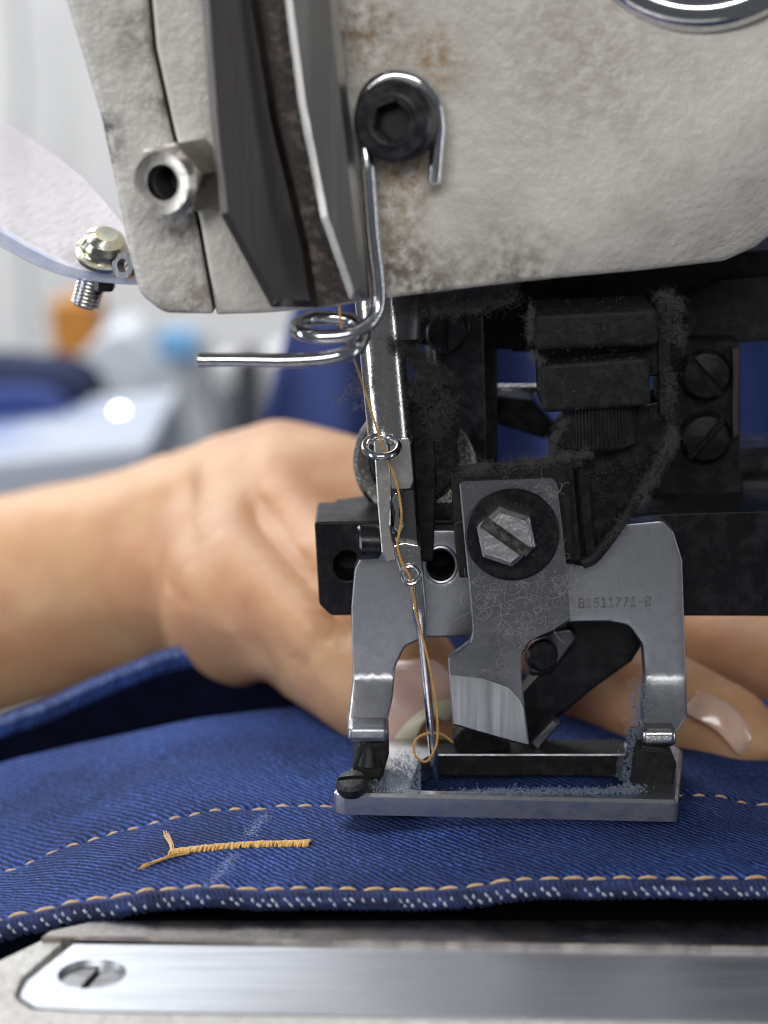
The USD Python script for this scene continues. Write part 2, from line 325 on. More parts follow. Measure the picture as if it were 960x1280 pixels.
# ================================================================== SETTING
wall_y = 900
a, b = P(-900, -900, wall_y), P(1900, 1700, wall_y)
obj('wall', rbox((a[0], wall_y, -420), (b[0], wall_y + 30, a[2]), 1), mat('wall_paint', (.84, .84, .84), .8, color2=(.80, .80, .805), cscale=4), None, kind='structure', label='plain pale grey wall far behind the machine', cat='wall')

# ================================================================== SEWING MACHINE
machine = thing('sewing_machine', (0, 0, -36), 'cream painted industrial bartack sewing machine with needle, clamp foot and knife over denim', 'sewing machine')

# --- head casting
def head_depth(px, py):
    d = ((px - 560) * .50 + (py - 330) * .86) / 1.0                      # runs towards the lower right
    d = np.maximum(0, d - 20)
    e = np.maximum(0, (py - 300) / 60) ** 2 * 1.2
    return -10 + (d / 100.0) ** 2 * 3.2 + e * .4
head_pts = fillet([(152, -420), (196, 60), (219, 165), (250, 275), (271, 393), (330, 391), (395, 386), (480, 373), (600, 358), (700, 347), (800, 338), (905, 326), (945, 308), (1000, 262), (1090, 180), (1090, -420)],
                  [0, 0, 0, 0, 3, 0, 0, 0, 0, 0, 0, 25, 30, 30, 0, 0])
head = obj('head_casting', slab(head_pts, -10, 46, 7, 4, ref=14, yf=head_depth), paint, machine, smooth=50, label='cream hammered paint casting of the machine head')
cover_pts = fillet([(-10, -420), (83, 0), (128, 150), (164, 325), (176, 368), (205, 391), (267, 392), (246, 275), (214.5, 165), (191.5, 60), (147, -420)], [0, 0, 0, 0, 25, 30, 3, 0, 0, 0, 0])
obj('face_cover', slab(cover_pts, -9.6, 40, 10, 4, ref=14), cover_paint, machine, smooth=50, label='chipped cream side cover beside a dark seam')
obj('seam_filler', slab([(100, -418), (180, -418), (262, 270), (268, 380), (200, 380)], -8.2, 20, 0), void, machine)

# --- sliding guide plates on the head
obj('guide_plate', slab(fillet([(238, -420), (252, 0), (263, 150), (276, 268), (300, 312), (339, 384), (397, 384), (386, 310), (347, 150), (322, 0), (282, -420)], [0, 0, 0, 16, 0, 4, 3, 0, 0, 0, 0]), -15.5, 3.0, 9, 1, ref=14, yf=lambda a, b: -16.5 + np.clip((a - 252 - np.maximum(0, b) * .12) / 80, -.2, 1.2) * 3.2), guide_steel, machine, smooth=20)
obj('guide_channel', slab([(276, -420), (318, 0), (344, 150), (383, 310), (394, 385), (462, 372), (455, 300), (425, 150), (340, -420)], -11.5, 2.6, 1),
    mat('rusty_channel', (.035, .026, .026), .6, color2=(.16, .12, .11), cscale=700, cramp=(.5, .68), bump=(1500, .15, 5)), machine)
obj('guide_plate', slab(fillet([(310, -420), (356, 0), (373, 130), (401, 272), (437, 374), (459, 374), (456, 320), (441, 180), (421, 0), (374, -420)], [0, 0, 0, 14, 3, 3, 0, 0, 0, 0]), -15.0, 3.0, 9, 1, ref=14, yf=lambda a, b: -16.0 + np.clip((a - 356 - np.maximum(0, b) * .15) / 60, -.2, 1.2) * .7), guide_light, machine, smooth=20)

# --- hexagon stand-off on the cover
ax = np.array([-.42, -.9, -.03]); ax /= np.linalg.norm(ax); nb = P(245, 220, -10.2)
standoff = tm(man(trimesh.util.concatenate([hexprism(nb, ax, 3.6, 5.2, 12, .1)])) + man(lathe([(0, 4.6), (3.05, 4.6), (3.15, 5.4), (2.8, 6.2), (2.1, 6.0), (0, 6.0)], nb, ax, 40)))
standoff = tm(man(standoff) - man(cyl(nb + ax * 1.6, ax, 1.62, 8, .01)))
hx = obj('hex_standoff', standoff, mat('nickel', (.56, .53, .49), .30, 1, color2=(.36, .34, .31), cscale=1200, cramp=(.4, .75), bump=(2500, .02), rough2=.5), machine, smooth=30)
obj('threaded_bore', lathe([(1.6, 5.0)] + [(1.45 - .1 * (i % 2), 4.9 - i * .2) for i in range(15)] + [(0, 1.8)], nb, ax, 36), void, hx)

# --- socket cap screw with its wire thread guide
sx_ = np.array([-.26, -.96, .02]); sx_ /= np.linalg.norm(sx_); sb = P(505, 150, -10.5)
cap_m = man(lathe([(0, 0), (3.45, 0), (3.6, .2), (3.6, 3.9), (3.3, 4.3), (0, 4.3)], sb, sx_, 64)) - man(hexprism(sb + sx_ * 1.8, sx_, 1.85, 4, 20, .01))
cs = obj('cap_screw', tm(cap_m), black_gloss, machine, smooth=30)
u_, v_, _ = frame_of(sx_)
obj('knurling', cat(*[rbox((-.05, -.09, .5), (.07, .09, 3.6), .04, 4).apply_transform(np.vstack([np.column_stack([math.cos(t) * u_ + math.sin(t) * v_, -math.sin(t) * u_ + math.cos(t) * v_, sx_, sb + 3.6 * (math.cos(t) * u_ + math.sin(t) * v_)]), [0, 0, 0, 1]])) for t in np.linspace(0, 2 * math.pi, 72, endpoint=False)]), black_gloss, cs)
wire_px = [(543, 228, -12.4), (546, 190, -12.2), (548, 150, -12.2), (538, 118, -12.2), (514, 99, -12.2), (486, 96, -12.0), (462, 112, -11.8), (453, 140, -11.8), (456, 175, -12), (460, 210, -12.4), (463, 250, -12.6), (467, 300, -12.6), (473, 350, -12.6),
           (473, 383, -12.8), (460, 405, -13.5), (435, 418, -14.2), (405, 421, -14.4), (378, 417, -13.6), (371, 409, -11.8), (382, 400, -9.8), (410, 397, -8.8), (438, 400, -9.0), (452, 409, -10.2), (455, 420, -12),
           (446, 436, -14.0), (425, 444, -15.0), (395, 449, -15.2), (350, 451, -15.2), (300, 450, -15.2), (248, 450, -15.2)]
wp = spline([P(*w) for w in wire_px], 240)
obj('wire_thread_guide', tube(wp, .66, 18), chrome, machine, label='bent chrome wire thread guide with a loop')

obj('hex_socket', lathe([(2.0, 4.31), (2.25, 4.34), (2.45, 4.31), (2.45, 4.2), (2.0, 4.2), (2.0, 4.31)], sb, sx_, 48), black_gloss, cs)
obj('socket_floor', hexprism(sb + sx_ * 1.75, sx_, 1.83, .2, 20, .01), void, cs)
# --- round chrome cap at the top right
cc = P(878, -150, -10); 
obj('chrome_cap', lathe([(13.2, 0), (13.2, .8), (12.6, 1.8), (11.6, 2.4), (10.6, 2.2), (9.8, 1.2), (8, 1.6), (4, 2.4), (0, 2.6)], cc + np.array([0, .5, 0]), (-.12, -1, .02), 90), chrome, machine, smooth=60)

# --- needle bar, clamp and needle (they lean a little in the picture)
def lean(px, py, y=0.0): return P(px, py, y)
nb0, nb1 = P(472, 372, 0), P(489, 552, 0)
d = nb1 - nb0; L = np.linalg.norm(d)
bar = obj('needle_bar', lathe([(0, -12), (2.25, -12), (2.25, L - .2), (2.0, L), (0, L)], nb0, d, 64), chrome_dirty, machine, label='worn chrome needle bar')
c0, c1 = P(500, 366, 1), P(499, 425, 1)
obj('bar_bushing', lathe([(0, -4), (2.6, -4), (2.6, np.linalg.norm(c1 - c0) - .4), (2.2, np.linalg.norm(c1 - c0)), (0, np.linalg.norm(c1 - c0))], c0, c1 - c0, 40), steel_dark, bar)
clamp_steel = mat('clamp_steel', (.62, .61, .59), .33, 1, color2=(.30, .28, .25), cscale=2200, cramp=(.48, .75), bump=(2500, .03, 5), rough2=.55)
clamp = obj('needle_clamp', cat(slab(fillet([(467, 550), (484, 548), (489, 606), (488, 660), (494, 700), (484, 704), (477, 690), (472, 630)], 3), -2.2, 4, 1.5),
                                slab(fillet([(486, 549), (512, 546), (517, 600), (513, 611), (489, 611)], [4, 6, 6, 5, 0]), -2.0, 4, 1.5, 2)), clamp_steel, machine)
obj('clamp_body', slab(fillet([(484, 609), (518, 611), (524, 690), (500, 686), (490, 650)], 3), -1.2, 3.2, 1.5), steel_dark, clamp)
obj('clamp_tip', slab(fillet([(490, 682), (504, 678), (525, 682), (528, 712), (516, 730), (502, 722), (496, 704)], 5), -2.0, 3.2, 2, 2, holes=[[(513 + 8 * math.cos(t), 719 + 8 * math.sin(t)) for t in np.linspace(0, 6.2832, 16, endpoint=False)]]), chrome_dirty, clamp)
obj('eyelet', tube([P(513 + 11 * math.cos(t), 719 + 11 * math.sin(t), -2.2) for t in np.linspace(0, 2 * math.pi, 28, endpoint=False)], .22, 10, closed=True), chrome, clamp)
rg = obj('ring_thread_guide', cat(tube([P(477 + 21 * math.cos(t), 558 + 13 * math.sin(t), -4.0 - 2.2 * math.sin(t)) for t in np.linspace(0, 2 * math.pi, 40, endpoint=False)], .36, 12, closed=True),
                             tube([P(492, 549, -1.8), P(505, 546, -1), P(512, 552, -.5)], .36, 10)), chrome, clamp)
obj('needle_lever', slab(fillet([(495, 613), (501, 625), (499, 645), (506, 655), (500, 668), (492, 660), (494, 640), (489, 625)], 4), -2.6, .8, 1.5, 2), chrome, clamp)
obj('clamp_notch', slab(fillet([(484, 609), (505, 611), (503, 620), (484, 620)], 1), -1.9, 1.0, .5), void, clamp)
sc0 = P(474, 677, .4); obj('clamp_screw', tm(man(cyl(sc0, (-1, -.15, 0), 1.75, 2.2, .2)) - man(rbox(sc0 + (-2.9, -.25, -3), sc0 + (-1.7, .25, 3), .05))), black_gloss, clamp)
# needle
n0, n1 = P(519, 712, -.3), P(546, 986, -.3); nd = n1 - n0; NL = np.linalg.norm(nd)
needle = tm(man(lathe([(0, -4), (.80, -4), (.80, NL * .16), (.72, NL * .22), (.44, NL * .29), (.41, NL * .84), (.38, NL * .90), (.27, NL * .95), (.12, NL * .985), (.02, NL), (0, NL)], n0, nd, 28)))
obj('needle', needle, chrome, machine, label='slim steel needle pointing down at the denim', smooth=60)
u_, v_, a_ = frame_of(nd)
# dark bar behind the clamp
obj('bar_slide', slab(fillet([(511, 497), (520, 490), (540, 492), (546, 600), (541, 702), (526, 702), (518, 600)], 5), 1.6, 4, 2), black, machine)
# --- roller ring behind the needle bar
rc = P(518, 577, 14)
frame_steel = mat('frame_steel', (.62, .63, .65), .30, 1, color2=(.34, .345, .36), cscale=600, cramp=(.38, .72), bump=(2600, .014, 4), bump2=(500, .02), rough2=.45)
rr_ = obj('roller', lathe([(0, 3), (3.0, 3), (3.2, .6), (4.6, .6), (4.8, 0), (6.0, -.2), (6.5, .3), (6.6, 1.2), (6.6, 5), (0, 5)], rc, (.05, 1, -.12), 64), chrome_dirty, machine, label='round steel roller ring behind the needle clamp')
obj('roller_hub', lathe([(0, -.8), (4.2, -.8), (4.5, -.4), (4.5, .7), (0, .7)], rc, (.05, 1, -.12), 48), black_dusty, rr_)

# --- black frame behind
fr = obj('black_frame', slab(fillet([(482, 380), (663, 362), (720, 380), (720, 440), (622, 436), (622, 690), (536, 700), (536, 432), (482, 425)], 3), 18, 12, 3, 1), black, machine)
obj('frame_post', slab(fillet([(540, 400), (604, 396), (610, 640), (548, 640)], 5), 14, 4.5, 3), black_gloss, fr)
obj('frame_screw', tm(man(cyl(P(556, 412, 15), (0, -1, 0), 2.1, 3, .3)) - man(rbox(P(556, 412, 15) + (-.3, -5, -3), P(556, 412, 15) + (.3, -2.2, 3), .05))), black_gloss, fr)
obj('frame_arm', slab(fillet([(640, 345), (780, 330), (1080, 300), (1080, 430), (960, 425), (840, 437), (640, 440)], 4), 20, 10, 4), black, machine, label='black cross arm under the head')
obj('frame_arm_pad', slab(fillet([(858, 372), (900, 350), (1060, 336), (1060, 420), (858, 432)], 6), 18, 3, 4, 2), black_dusty, machine)
obj('frame_rod', tube([P(600, 487, 30), P(700, 486, 30)], .55, 12), chrome, fr)
obj('rear_bracket', slab(fillet([(620, 495), (665, 500), (700, 540), (680, 548), (622, 530)], 3), 24, 6, 2), black, fr)
# right bracket with two slotted screws
rb = obj('side_bracket', slab(fillet([(830, 425), (925, 425), (925, 580), (935, 650), (800, 650), (812, 560), (830, 520)], 5), 14, 8, 3), black, machine, label='black side bracket with two slotted screws')
obj('bracket_edge', slab(fillet([(916, 435), (924, 433), (922, 545), (916, 548)], 1), 12.6, 1.6, 1), mat('copper_edge', (.07, .05, .048), .4, .6), rb)
for (qx, qy, dg) in ((880, 467, 48), (880, 545, 130)):
    q = P(qx, qy, 14.2); s = man(lathe([(0, 0), (2.75, 0), (2.75, 1.0), (2.3, 1.8), (0, 2.1)], q, (0, -1, .05), 40)) - man(rot(rbox(q + (-4, -3, -.38), q + (4, -1.1, .38), .05), [0, 1, 0], dg, q))
    obj('slotted_screw', tm(s), black, rb, smooth=30)
obj('rear_block', slab(fillet([(812, 560), (1080, 560), (1080, 645), (800, 650)], 3), 22, 8, 2), black_gloss, machine)

# --- thick black presser bar
y0 = 5.0
p1, p2 = P(394, 652, y0), P(1090, 638, y0)
hole = lambda cx, cy, rx, ry, n=24: [(cx + rx * math.cos(t), cy + ry * math.sin(t)) for t in np.linspace(0, 2 * math.pi, n, endpoint=False)]
pb = obj('presser_bar', slab(fillet([(393, 652), (640, 648), (880, 640), (1090, 634), (1090, 771), (960, 770), (600, 769), (414, 769), (399, 755)], [4, 0, 0, 0, 0, 0, 0, 10, 10]), y0, 9, 3, 2, holes=[hole(434, 707, 17, 19), hole(551, 706, 16, 18)]), black, machine, label='thick black presser bar behind the foot')
obj('bar_rear_step', slab(fillet([(418, 640), (500, 628), (960, 612), (1090, 608), (1090, 660), (418, 668)], 3), y0 + 9.1, 6, 2), black_dusty, pb)
for hx_, hy_ in ((434, 707), (551, 706)):
    obj('bar_hole', cyl(P(hx_, hy_, y0 + 6), (0, -1, 0), 1.8, .6, .02), void, pb)

# --- clamp foot: plate with two legs, bent forward at the bottom
def foot_y(px, py):
    b = np.maximum(0, py - 845) / 60.0
    return 2.2 - np.where(px < 640, 1, .8) * 4.2 * np.minimum(b, 1.3) ** 1.15
foot_pts = fillet([(462, 672), (480, 664), (560, 662), (700, 662), (828, 650), (842, 664), (853, 700), (858, 860), (859, 895), (846, 916), (803, 916), (803, 880), (806, 846), (803, 806), (786, 782), (760, 777), (712, 778), (660, 790), (570, 796), (532, 797), (506, 808), (494, 834), (491, 872), (482, 912), (437, 914), (435, 903), (441, 850), (439, 760), (443, 712)],
                  [8, 6, 0, 0, 6, 8, 10, 20, 6, 8, 3, 6, 6, 16, 16, 10, 0, 0, 0, 14, 14, 14, 14, 5, 5, 4, 10, 14, 14])
foot = obj('clamp_foot', slab(foot_pts, 2.2, 2.3, 2.6, 2, ref=7, yf=foot_y, holes=[hole(551, 706, 20, 22)], hole_c=2), steel, machine, smooth=40, label='grey steel clamp foot plate with two legs')
obj('hole_rim', tube([P(551 + 20 * math.cos(t), 706 + 22 * math.sin(t), 2.15) for t in np.linspace(0, 2 * math.pi, 36, endpoint=False)], .18, 8, closed=True), steel, foot)
# stamped number
tx = meshkit.text_mesh('B1511771-B', 1.02, .16, True)
w = np.ptp(tx.vertices[:, 0]); tgt = P(np.array([723, 814]), np.array([760, 757]), 2.2)
tv = tx.vertices.copy(); sc = (tgt[1][0] - tgt[0][0]) / w
tx.vertices = np.stack([tgt[0][0] + (tv[:, 0] - tv[:, 0].min()) * sc, 2.2 - .07 + .16 - tv[:, 2], tgt[0][2] + tv[:, 1] + (tv[:, 0] * sc) * .03], 1); tx.invert()
obj('stamped_number', tx, mat('stamp_steel', (.26, .265, .285), .4, 1, color2=(.16, .165, .18), cscale=1500, bump=(3000, .05)), foot)
# lugs at the ends of the legs
def lug(px0, px1, py0, py1, yy): 
    a, b = P(px0, py0, yy), P(px1, py1, yy); return rbox((a[0], yy, b[2]), (b[0], yy + 4.2, a[2]), .6, 14)
lg = obj('leg_lug', lug(434, 486, 909, 929, -4.4), steel, foot); obj('rivet', cyl(P(453, 907, -2.8) + (0, 0, -.2), (0, -.1, 1), 1.0, .42, .12), steel_dark, lg)
obj('leg_lug', lug(803, 846, 913, 935, -3.4), chrome_dirty, foot)

# --- foot frame: open rectangle resting on the cloth
ZT, ZB = -27.0, -29.2
def top(px, py, z=ZT): return PZ(px, py, z)
outer = np.array([top(416, 988), top(438, 962), top(452, 928), top(480, 922), top(840, 929), top(853, 936), top(847, 1001), top(838, 1001), top(430, 992)])[:, :2]
inner = np.array([top(527, 987), top(514, 986), top(527, 952), top(545, 942), top(768, 945), top(784, 952), top(790, 990), top(777, 991)])[:, :2]
def ring_slab(outer, inner, z0, z1, c):
    o = clean(fillet(outer, .8, 4)); i = clean(fillet(inner, .5, 4))
    if area2(o) < 0: o = o[::-1]
    if area2(i) > 0: i = i[::-1]
    import mapbox_earcut
    V, F = [], []; caps = []
    for r in (o, i):
        n = len(r); s0 = sum(map(len, V)); q = inset(r, c)
        V += [np.column_stack([q, np.full(n, z1)]), np.column_stack([r, np.full(n, z1 - c)]), np.column_stack([r, np.full(n, z0)])]
        k = np.arange(n); k2 = (k + 1) % n
        for a in (0, 1):
            A, B = s0 + a * n, s0 + (a + 1) * n
            F += [np.stack([A + k, B + k, B + k2], 1), np.stack([A + k, B + k2, A + k2], 1)]
        caps.append((q, s0, s0 + 2 * n, n))
    r2 = np.vstack([c_[0] for c_ in caps]); t = mapbox_earcut.triangulate_float64(r2, np.cumsum([c_[3] for c_ in caps]).astype(np.uint32)).reshape(-1, 3).astype(int)
    a = r2[t]; s = (a[:, 1, 0] - a[:, 0, 0]) * (a[:, 2, 1] - a[:, 0, 1]) - (a[:, 1, 1] - a[:, 0, 1]) * (a[:, 2, 0] - a[:, 0, 0]); t[s < 0] = t[s < 0][:, ::-1]
    it = np.concatenate([c_[1] + np.arange(c_[3]) for c_ in caps]); ib = np.concatenate([c_[2] + np.arange(c_[3]) for c_ in caps])
    F += [it[t], ib[t][:, ::-1]]
    return trimesh.Trimesh(np.vstack(V), np.vstack(F), process=False)
ff = obj('foot_frame', ring_slab(outer, inner, ZB, ZT, .3), frame_steel, machine, label='open steel frame of the clamp foot pressing the denim')
fa, fb = outer[4], inner[4]
# raised back rail and black corner blocks
ib, ob = top(768, 946)[1], top(640, 926)[1]
rail = obj('frame_rail', rbox((top(546, 945)[0], ib - .10, ZB + .1), (top(784, 945)[0], ob - .3, ZT + .3), .2), black_dusty, ff)  # dusty black top; the black front face also paints in its shade
obj('rail_edge', tube([np.array([top(548, 942)[0], ib - .10, ZT + .24]), np.array([top(640, 942)[0], ib - .10, ZT + .24]), np.array([top(782, 944)[0], ib - .10, ZT + .24])], .10, 8), steel, ff)
obj('frame_corner', slab(fillet([(448, 932), (478, 926), (487, 940), (478, 972), (448, 976), (440, 962)], 6), -3.5, 6, 4, 3), black_dusty, ff)
s0 = P(441, 985, -6.0) ; s0[2] = ZT
sl = tm(man(lathe([(0, 0), (1.5, 0), (1.6, .3), (1.6, 1.0), (1.3, 1.45), (0, 1.6)], s0, (-.1, -.35, 1), 40)) - man(rot(rbox(s0 + (-3, -.26, .95), s0 + (3, .3, 4), .05), [1, 0, 0], 20, s0)))
obj('frame_screw', sl, mat('screw_dark', (.05, .05, .053), .4, .6, color2=(.02, .02, .021), cscale=900, cramp=(.4, .65), bump=(2500, .04), rough2=.55), ff, smooth=30)
obj('frame_neck', lathe([(0, 0), (1.6, 0), (1.3, 1.2), (1.0, 2.4), (1.0, 4.2), (0, 4.2)], P(462, 955, -2.6), (0, .1, 1), 30), black, ff)
obj('frame_corner', slab(fillet([(797, 934), (838, 938), (846, 955), (838, 996), (800, 1000), (789, 980)], 6), -4.5, 7, 4, 3), black_dusty, ff)
obj('frame_lump', slab(fillet([(566, 924), (578, 910), (606, 914), (626, 926), (640, 932), (630, 940), (600, 943), (570, 940)], 6), 4.5, 3, 4, 2), black_dusty, ff)

# --- knife
knife_pts = fillet([(574, 605), (580, 600), (690, 596), (696, 602), (703, 660), (709, 720), (713, 776), (690, 790), (664, 801), (653, 817), (652, 845), (656, 885), (662, 932), (640, 928), (600, 916), (566, 906), (563, 870), (560, 822), (576, 812), (588, 802), (591, 788), (587, 740), (582, 690)],
                   [5, 4, 4, 4, 0, 0, 7, 0, 10, 12, 10, 0, 2, 0, 0, 2, 0, 8, 6, 8, 8, 0, 0])
kn = obj('knife', slab(knife_pts, -3.6, 1.3, 1.8, 1), blade_steel, machine, label='steel thread knife plate with a ground lower edge')
obj('knife_edge', slab(fillet([(563, 843), (605, 848), (636, 859), (650, 874), (654.5, 886), (660.5, 931), (640, 926), (600, 914.5), (567.5, 905)], [1, 8, 8, 6, 2, 1, 0, 0, 1]), -3.68, .07, .6), ground_steel, kn)
wb = P(640, 667, -3.65)
obj('washer', lathe([(0, 0), (4.55, 0), (4.62, .1), (4.62, .45), (4.45, .6), (0, .62)], wb, (0, -1, 0), 64), black, kn, smooth=30)
bb = P(633, 667, -4.2); bolt_ax = np.array([-.08, -1, .06]); bolt_ax /= np.linalg.norm(bolt_ax)
bolt = man(hexprism(bb, bolt_ax, 3.0, 2.3, 30 + 12, .5)) - man(rot(rbox(bb + (-5, -4, -.62), bb + (5, -1.0, .62), .05), [0, 1, 0], 35, bb))
obj('hex_bolt', tm(bolt), mat('bolt_chrome', (.72, .72, .73), .27, 1, color2=(.34, .33, .33), cscale=900, cramp=(.5, .75), bump=(700, .13, 4), rough2=.4), kn, smooth=30)
obj('bolt_slot', rot(rbox(bb + (-2.75, -1.06, -.6), bb + (2.75, -.7, .6), .02), [0, 1, 0], 35, bb), mat('slot_shade', (.025, .024, .023), .7, .3, color2=(.12, .115, .11), cscale=1500, bump=(1500, .1)), kn)  # dark floor piece, colours in the shade of the slot
obj('knife_backing', slab(fillet([(563, 590), (700, 578), (712, 600), (716, 700), (590, 722), (574, 722), (570, 690)], 3), -2.2, 3, 2), black_dusty, machine)

# --- black clamp lever above the foot
lv = obj('clamp_lever', slab(fillet([(690, 555), (715, 520), (800, 505), (836, 500), (838, 552), (800, 622), (752, 690), (730, 708), (704, 704), (698, 640)], [4, 6, 6, 6, 14, 10, 10, 10, 4, 4]), 0.5, 7, 4, 2), black, machine, label='black cast clamp lever beside the knife')
obj('lever_rib', tube(spline([P(834, 500, 0), P(835, 552, 0), P(796, 622, 0), P(748, 690, 0), P(728, 704, 0)], 40), .65, 10), black_dusty, lv)
obj('lever_web', slab(fillet([(694, 585), (716, 580), (727, 700), (706, 704)], 3), -1.0, 2, 3, 2), black_dusty, lv)
obj('lever_ridge', tube([P(728, 585, -.2), P(732, 640, 0), P(738, 690, .4)], .7, 10), black_dusty, lv)
a, b = P(668, 392, -2.5), P(822, 436, -2.5)
lb = obj('lever_block', rot(rbox((a[0], -3.0, b[2]), (b[0], 7, a[2] + .4), .7, 10), [0, 1, 0], -2.5), black_dusty, lv)
a, b = P(677, 455, -4), P(812, 512, -4)
obj('lever_block', rot(rbox((a[0], -4.2, b[2]), (b[0], 4, a[2] + .4), .55, 10), [0, 1, 0], -4), black_dusty, lv)
obj('lever_neck', slab(fillet([(668, 425), (822, 418), (826, 470), (676, 474)], 4), 0, 6, 2), black, lv)
obj('lever_tab', slab(fillet([(820, 370), (836, 372), (840, 520), (824, 520)], 3), -.5, 5, 2), black_dusty, lv)
kc = P(750, 556, -.5); kax = np.array([.0, 0, 1]); KH = 4.2; KR = 3.6
th = np.linspace(0, 2 * math.pi, 240, endpoint=False); kr = KR - .16 * (np.arange(240) % 4 < 2)
V = np.concatenate([np.column_stack([kc[0] + (kr * s_) * np.cos(th), kc[1] + 1 + (kr * s_) * np.sin(th), np.full(240, kc[2] + h_)]) for s_, h_ in ((.01, -.2), (.9, -.2), (1, .1), (1, KH), (.01, KH))])
k = np.arange(240); k2 = (k + 1) % 240; F = np.vstack([np.vstack([np.stack([i * 240 + k, i * 240 + k2, i * 240 + 240 + k2], 1), np.stack([i * 240 + k, i * 240 + 240 + k2, i * 240 + 240 + k], 1)]) for i in range(4)])
obj('knurled_knob', rot(trimesh.Trimesh(V, F, process=False), [0, 1, 0], -3), black_dusty, lv, smooth=25)
# diagonal lever seen through the foot
dl = obj('diagonal_lever', slab(fillet([(640, 880), (700, 812), (712, 760), (800, 760), (806, 800), (790, 826), (740, 862), (692, 902), (662, 926), (648, 915)], [4, 6, 0, 0, 8, 6, 0, 0, 4, 4]), 7.0, 3.2, 4, 2), black, machine, label='black diagonal lever seen through the foot opening')
obj('lever_pin', lathe([(0, 0), (1.6, 0), (1.7, .3), (1.7, 1.2), (1.4, 1.5), (0, 1.6)], P(674, 818, 5.5), (.2, -1, .2), 30), black_gloss, dl)
obj('lever_boss', slab(fillet([(655, 806), (690, 788), (716, 784), (722, 800), (690, 842), (660, 846)], 10), 6.0, 1.5, 5, 3), steel_dark, dl)
obj('lever_tip', slab(fillet([(664, 930), (692, 900), (700, 905), (672, 938)], 2), 5.6, 1.5, 2), steel, dl)

# --- bed and throat plate
ZP = -33.0
def zslab(pts, z, thick, c=.15, steps=4):
    """a flat plate seen from above, its top edge rounded by c"""
    cs = m3.CrossSection([np.asarray(pts, float)], m3.FillRule.NonZero); out = cs.extrude(thick - c).translate((0, 0, z - thick))
    for k in range(steps):
        a0, a1 = k / steps * math.pi / 2, (k + 1) / steps * math.pi / 2
        ins = c * (1 - math.cos((a0 + a1) / 2)); h0, h1 = c * math.sin(a0), c * math.sin(a1)
        out = out + cs.offset(-ins, m3.JoinType.Round, 2.0, 24).extrude(h1 - h0 + .001).translate((0, 0, z - c + h0 - (.001 if k else .001)))
    return tm(out)
pl_px = fillet([(92, 1179), (1100, 1187), (1100, 1281), (960, 1279), (110, 1263), (45, 1259), (24, 1246), (34, 1226)], [3, 0, 0, 0, 30, 12, 8, 10], 6)
pl = np.array([PZ(*q, ZP)[:2] for q in pl_px])
pm = man(zslab(pl, ZP, 1.6, .14)); sc = PZ(115, 1217, ZP)
pm = pm - m3.Manifold.cylinder(2.2, 2.6, 3.45, 48).translate((sc[0], sc[1], ZP - 1.0)) - m3.Manifold.cylinder(3, 2.55, 2.55, 48).translate((sc[0], sc[1], ZP - 2.6))
tp = obj('throat_plate', tm(pm), plate_steel, machine, smooth=30, label='polished steel throat plate at the front of the bed')
scm = man(lathe([(0, -1.6), (2.4, -1.6), (2.95, -.75), (2.9, -.6), (1.6, -.48), (0, -.44)], sc, (0, 0, 1), 48)) - man(rot(rbox(sc + (-.40, -4, -1.1), sc + (.40, 4, 1), .04), [0, 0, 1], -14, sc))
obj('countersunk_screw', tm(scm), mat('screw_steel', (.24, .24, .25), .42, 1, color2=(.14, .14, .145), cscale=900, bump=(2500, .02), rough2=.5), tp, smooth=30, label='slotted countersunk screw in the throat plate')
bed_px = fillet([(-60, 1230), (0, 1200), (60, 1171), (110, 1164), (1150, 1176), (1150, 1400), (-200, 1400), (-90, 1260)], [20, 0, 10, 0, 0, 0, 0, 20], 5)
bedo = np.array([PZ(*q, ZP - .25)[:2] for q in bed_px]); cut = np.array([PZ(*q, ZP - .25)[:2] for q in fillet([(86, 1172), (1130, 1182), (1130, 1285), (960, 1283), (106, 1267), (38, 1263), (16, 1248), (26, 1224)], [3, 0, 0, 0, 30, 12, 8, 10], 6)])
bm = man(zslab(bedo, ZP - .15, 26, .5)) - man(zslab(cut, ZP + 1, 2.6, .05).apply_translation((0, 0, 0)))
obj('bed', tm(bm), bed_paint, machine, smooth=30, label='pale painted bed casting around the throat plate')
q0, q1 = PZ(54, 1168, ZP + .35), PZ(1120, 1180, ZP + .35)
sp = zslab(np.array([PZ(52, 1170, ZP + .5)[:2], PZ(1140, 1187, ZP + .5)[:2], PZ(1140, 1150, ZP + .5)[:2], PZ(120, 1150, ZP + .5)[:2], PZ(62, 1163, ZP + .5)[:2]]), ZP + .5, 1.0, .3)
obj('bed_strip', sp, guide_steel, machine, label='dark steel strip along the back of the throat plate')
obj('bed_rear', rbox((PZ(120, 1150, ZP)[0], -29, ZP - 8), (60, 18, ZP - 1.6), .3), steel_dark, machine)

# --- clear guard at the left
def gy(px, py): return 14 + np.maximum(0, 330 - py + (px - 80) * -.35 ) * .20
shield_mat = usdkit.material(stage, LK + 'clear_guard', {'t': ('transparent_bsdf', {'color': (.96, .97, 1.0)}), 'd': ('principled_bsdf', {'base_color': (.78, .66, .70), 'roughness': .15}),
    'tr': ('translucent_bsdf', {'color': (.78, .64, .68)}), 'g': ('geometry', {}), 'n': ('noise_texture', {'scale': 900.0, 'detail': 5.0}), 'r': ('map_range', {'from_min': .35, 'from_max': .65, 'to_min': .22, 'to_max': .46, 'clamp': True}),
    'm1': ('mix_closure', {'fac': .45}), 'm2': ('mix_closure', {})}, [('g.position', 'n.vector'), ('n.fac', 'r.value'), ('d.BSDF', 'm1.closure1'), ('tr.BSDF', 'm1.closure2'), ('r.result', 'm2.fac'), ('t.BSDF', 'm2.closure1'), ('m1.closure', 'm2.closure2')], surface='m2.closure')
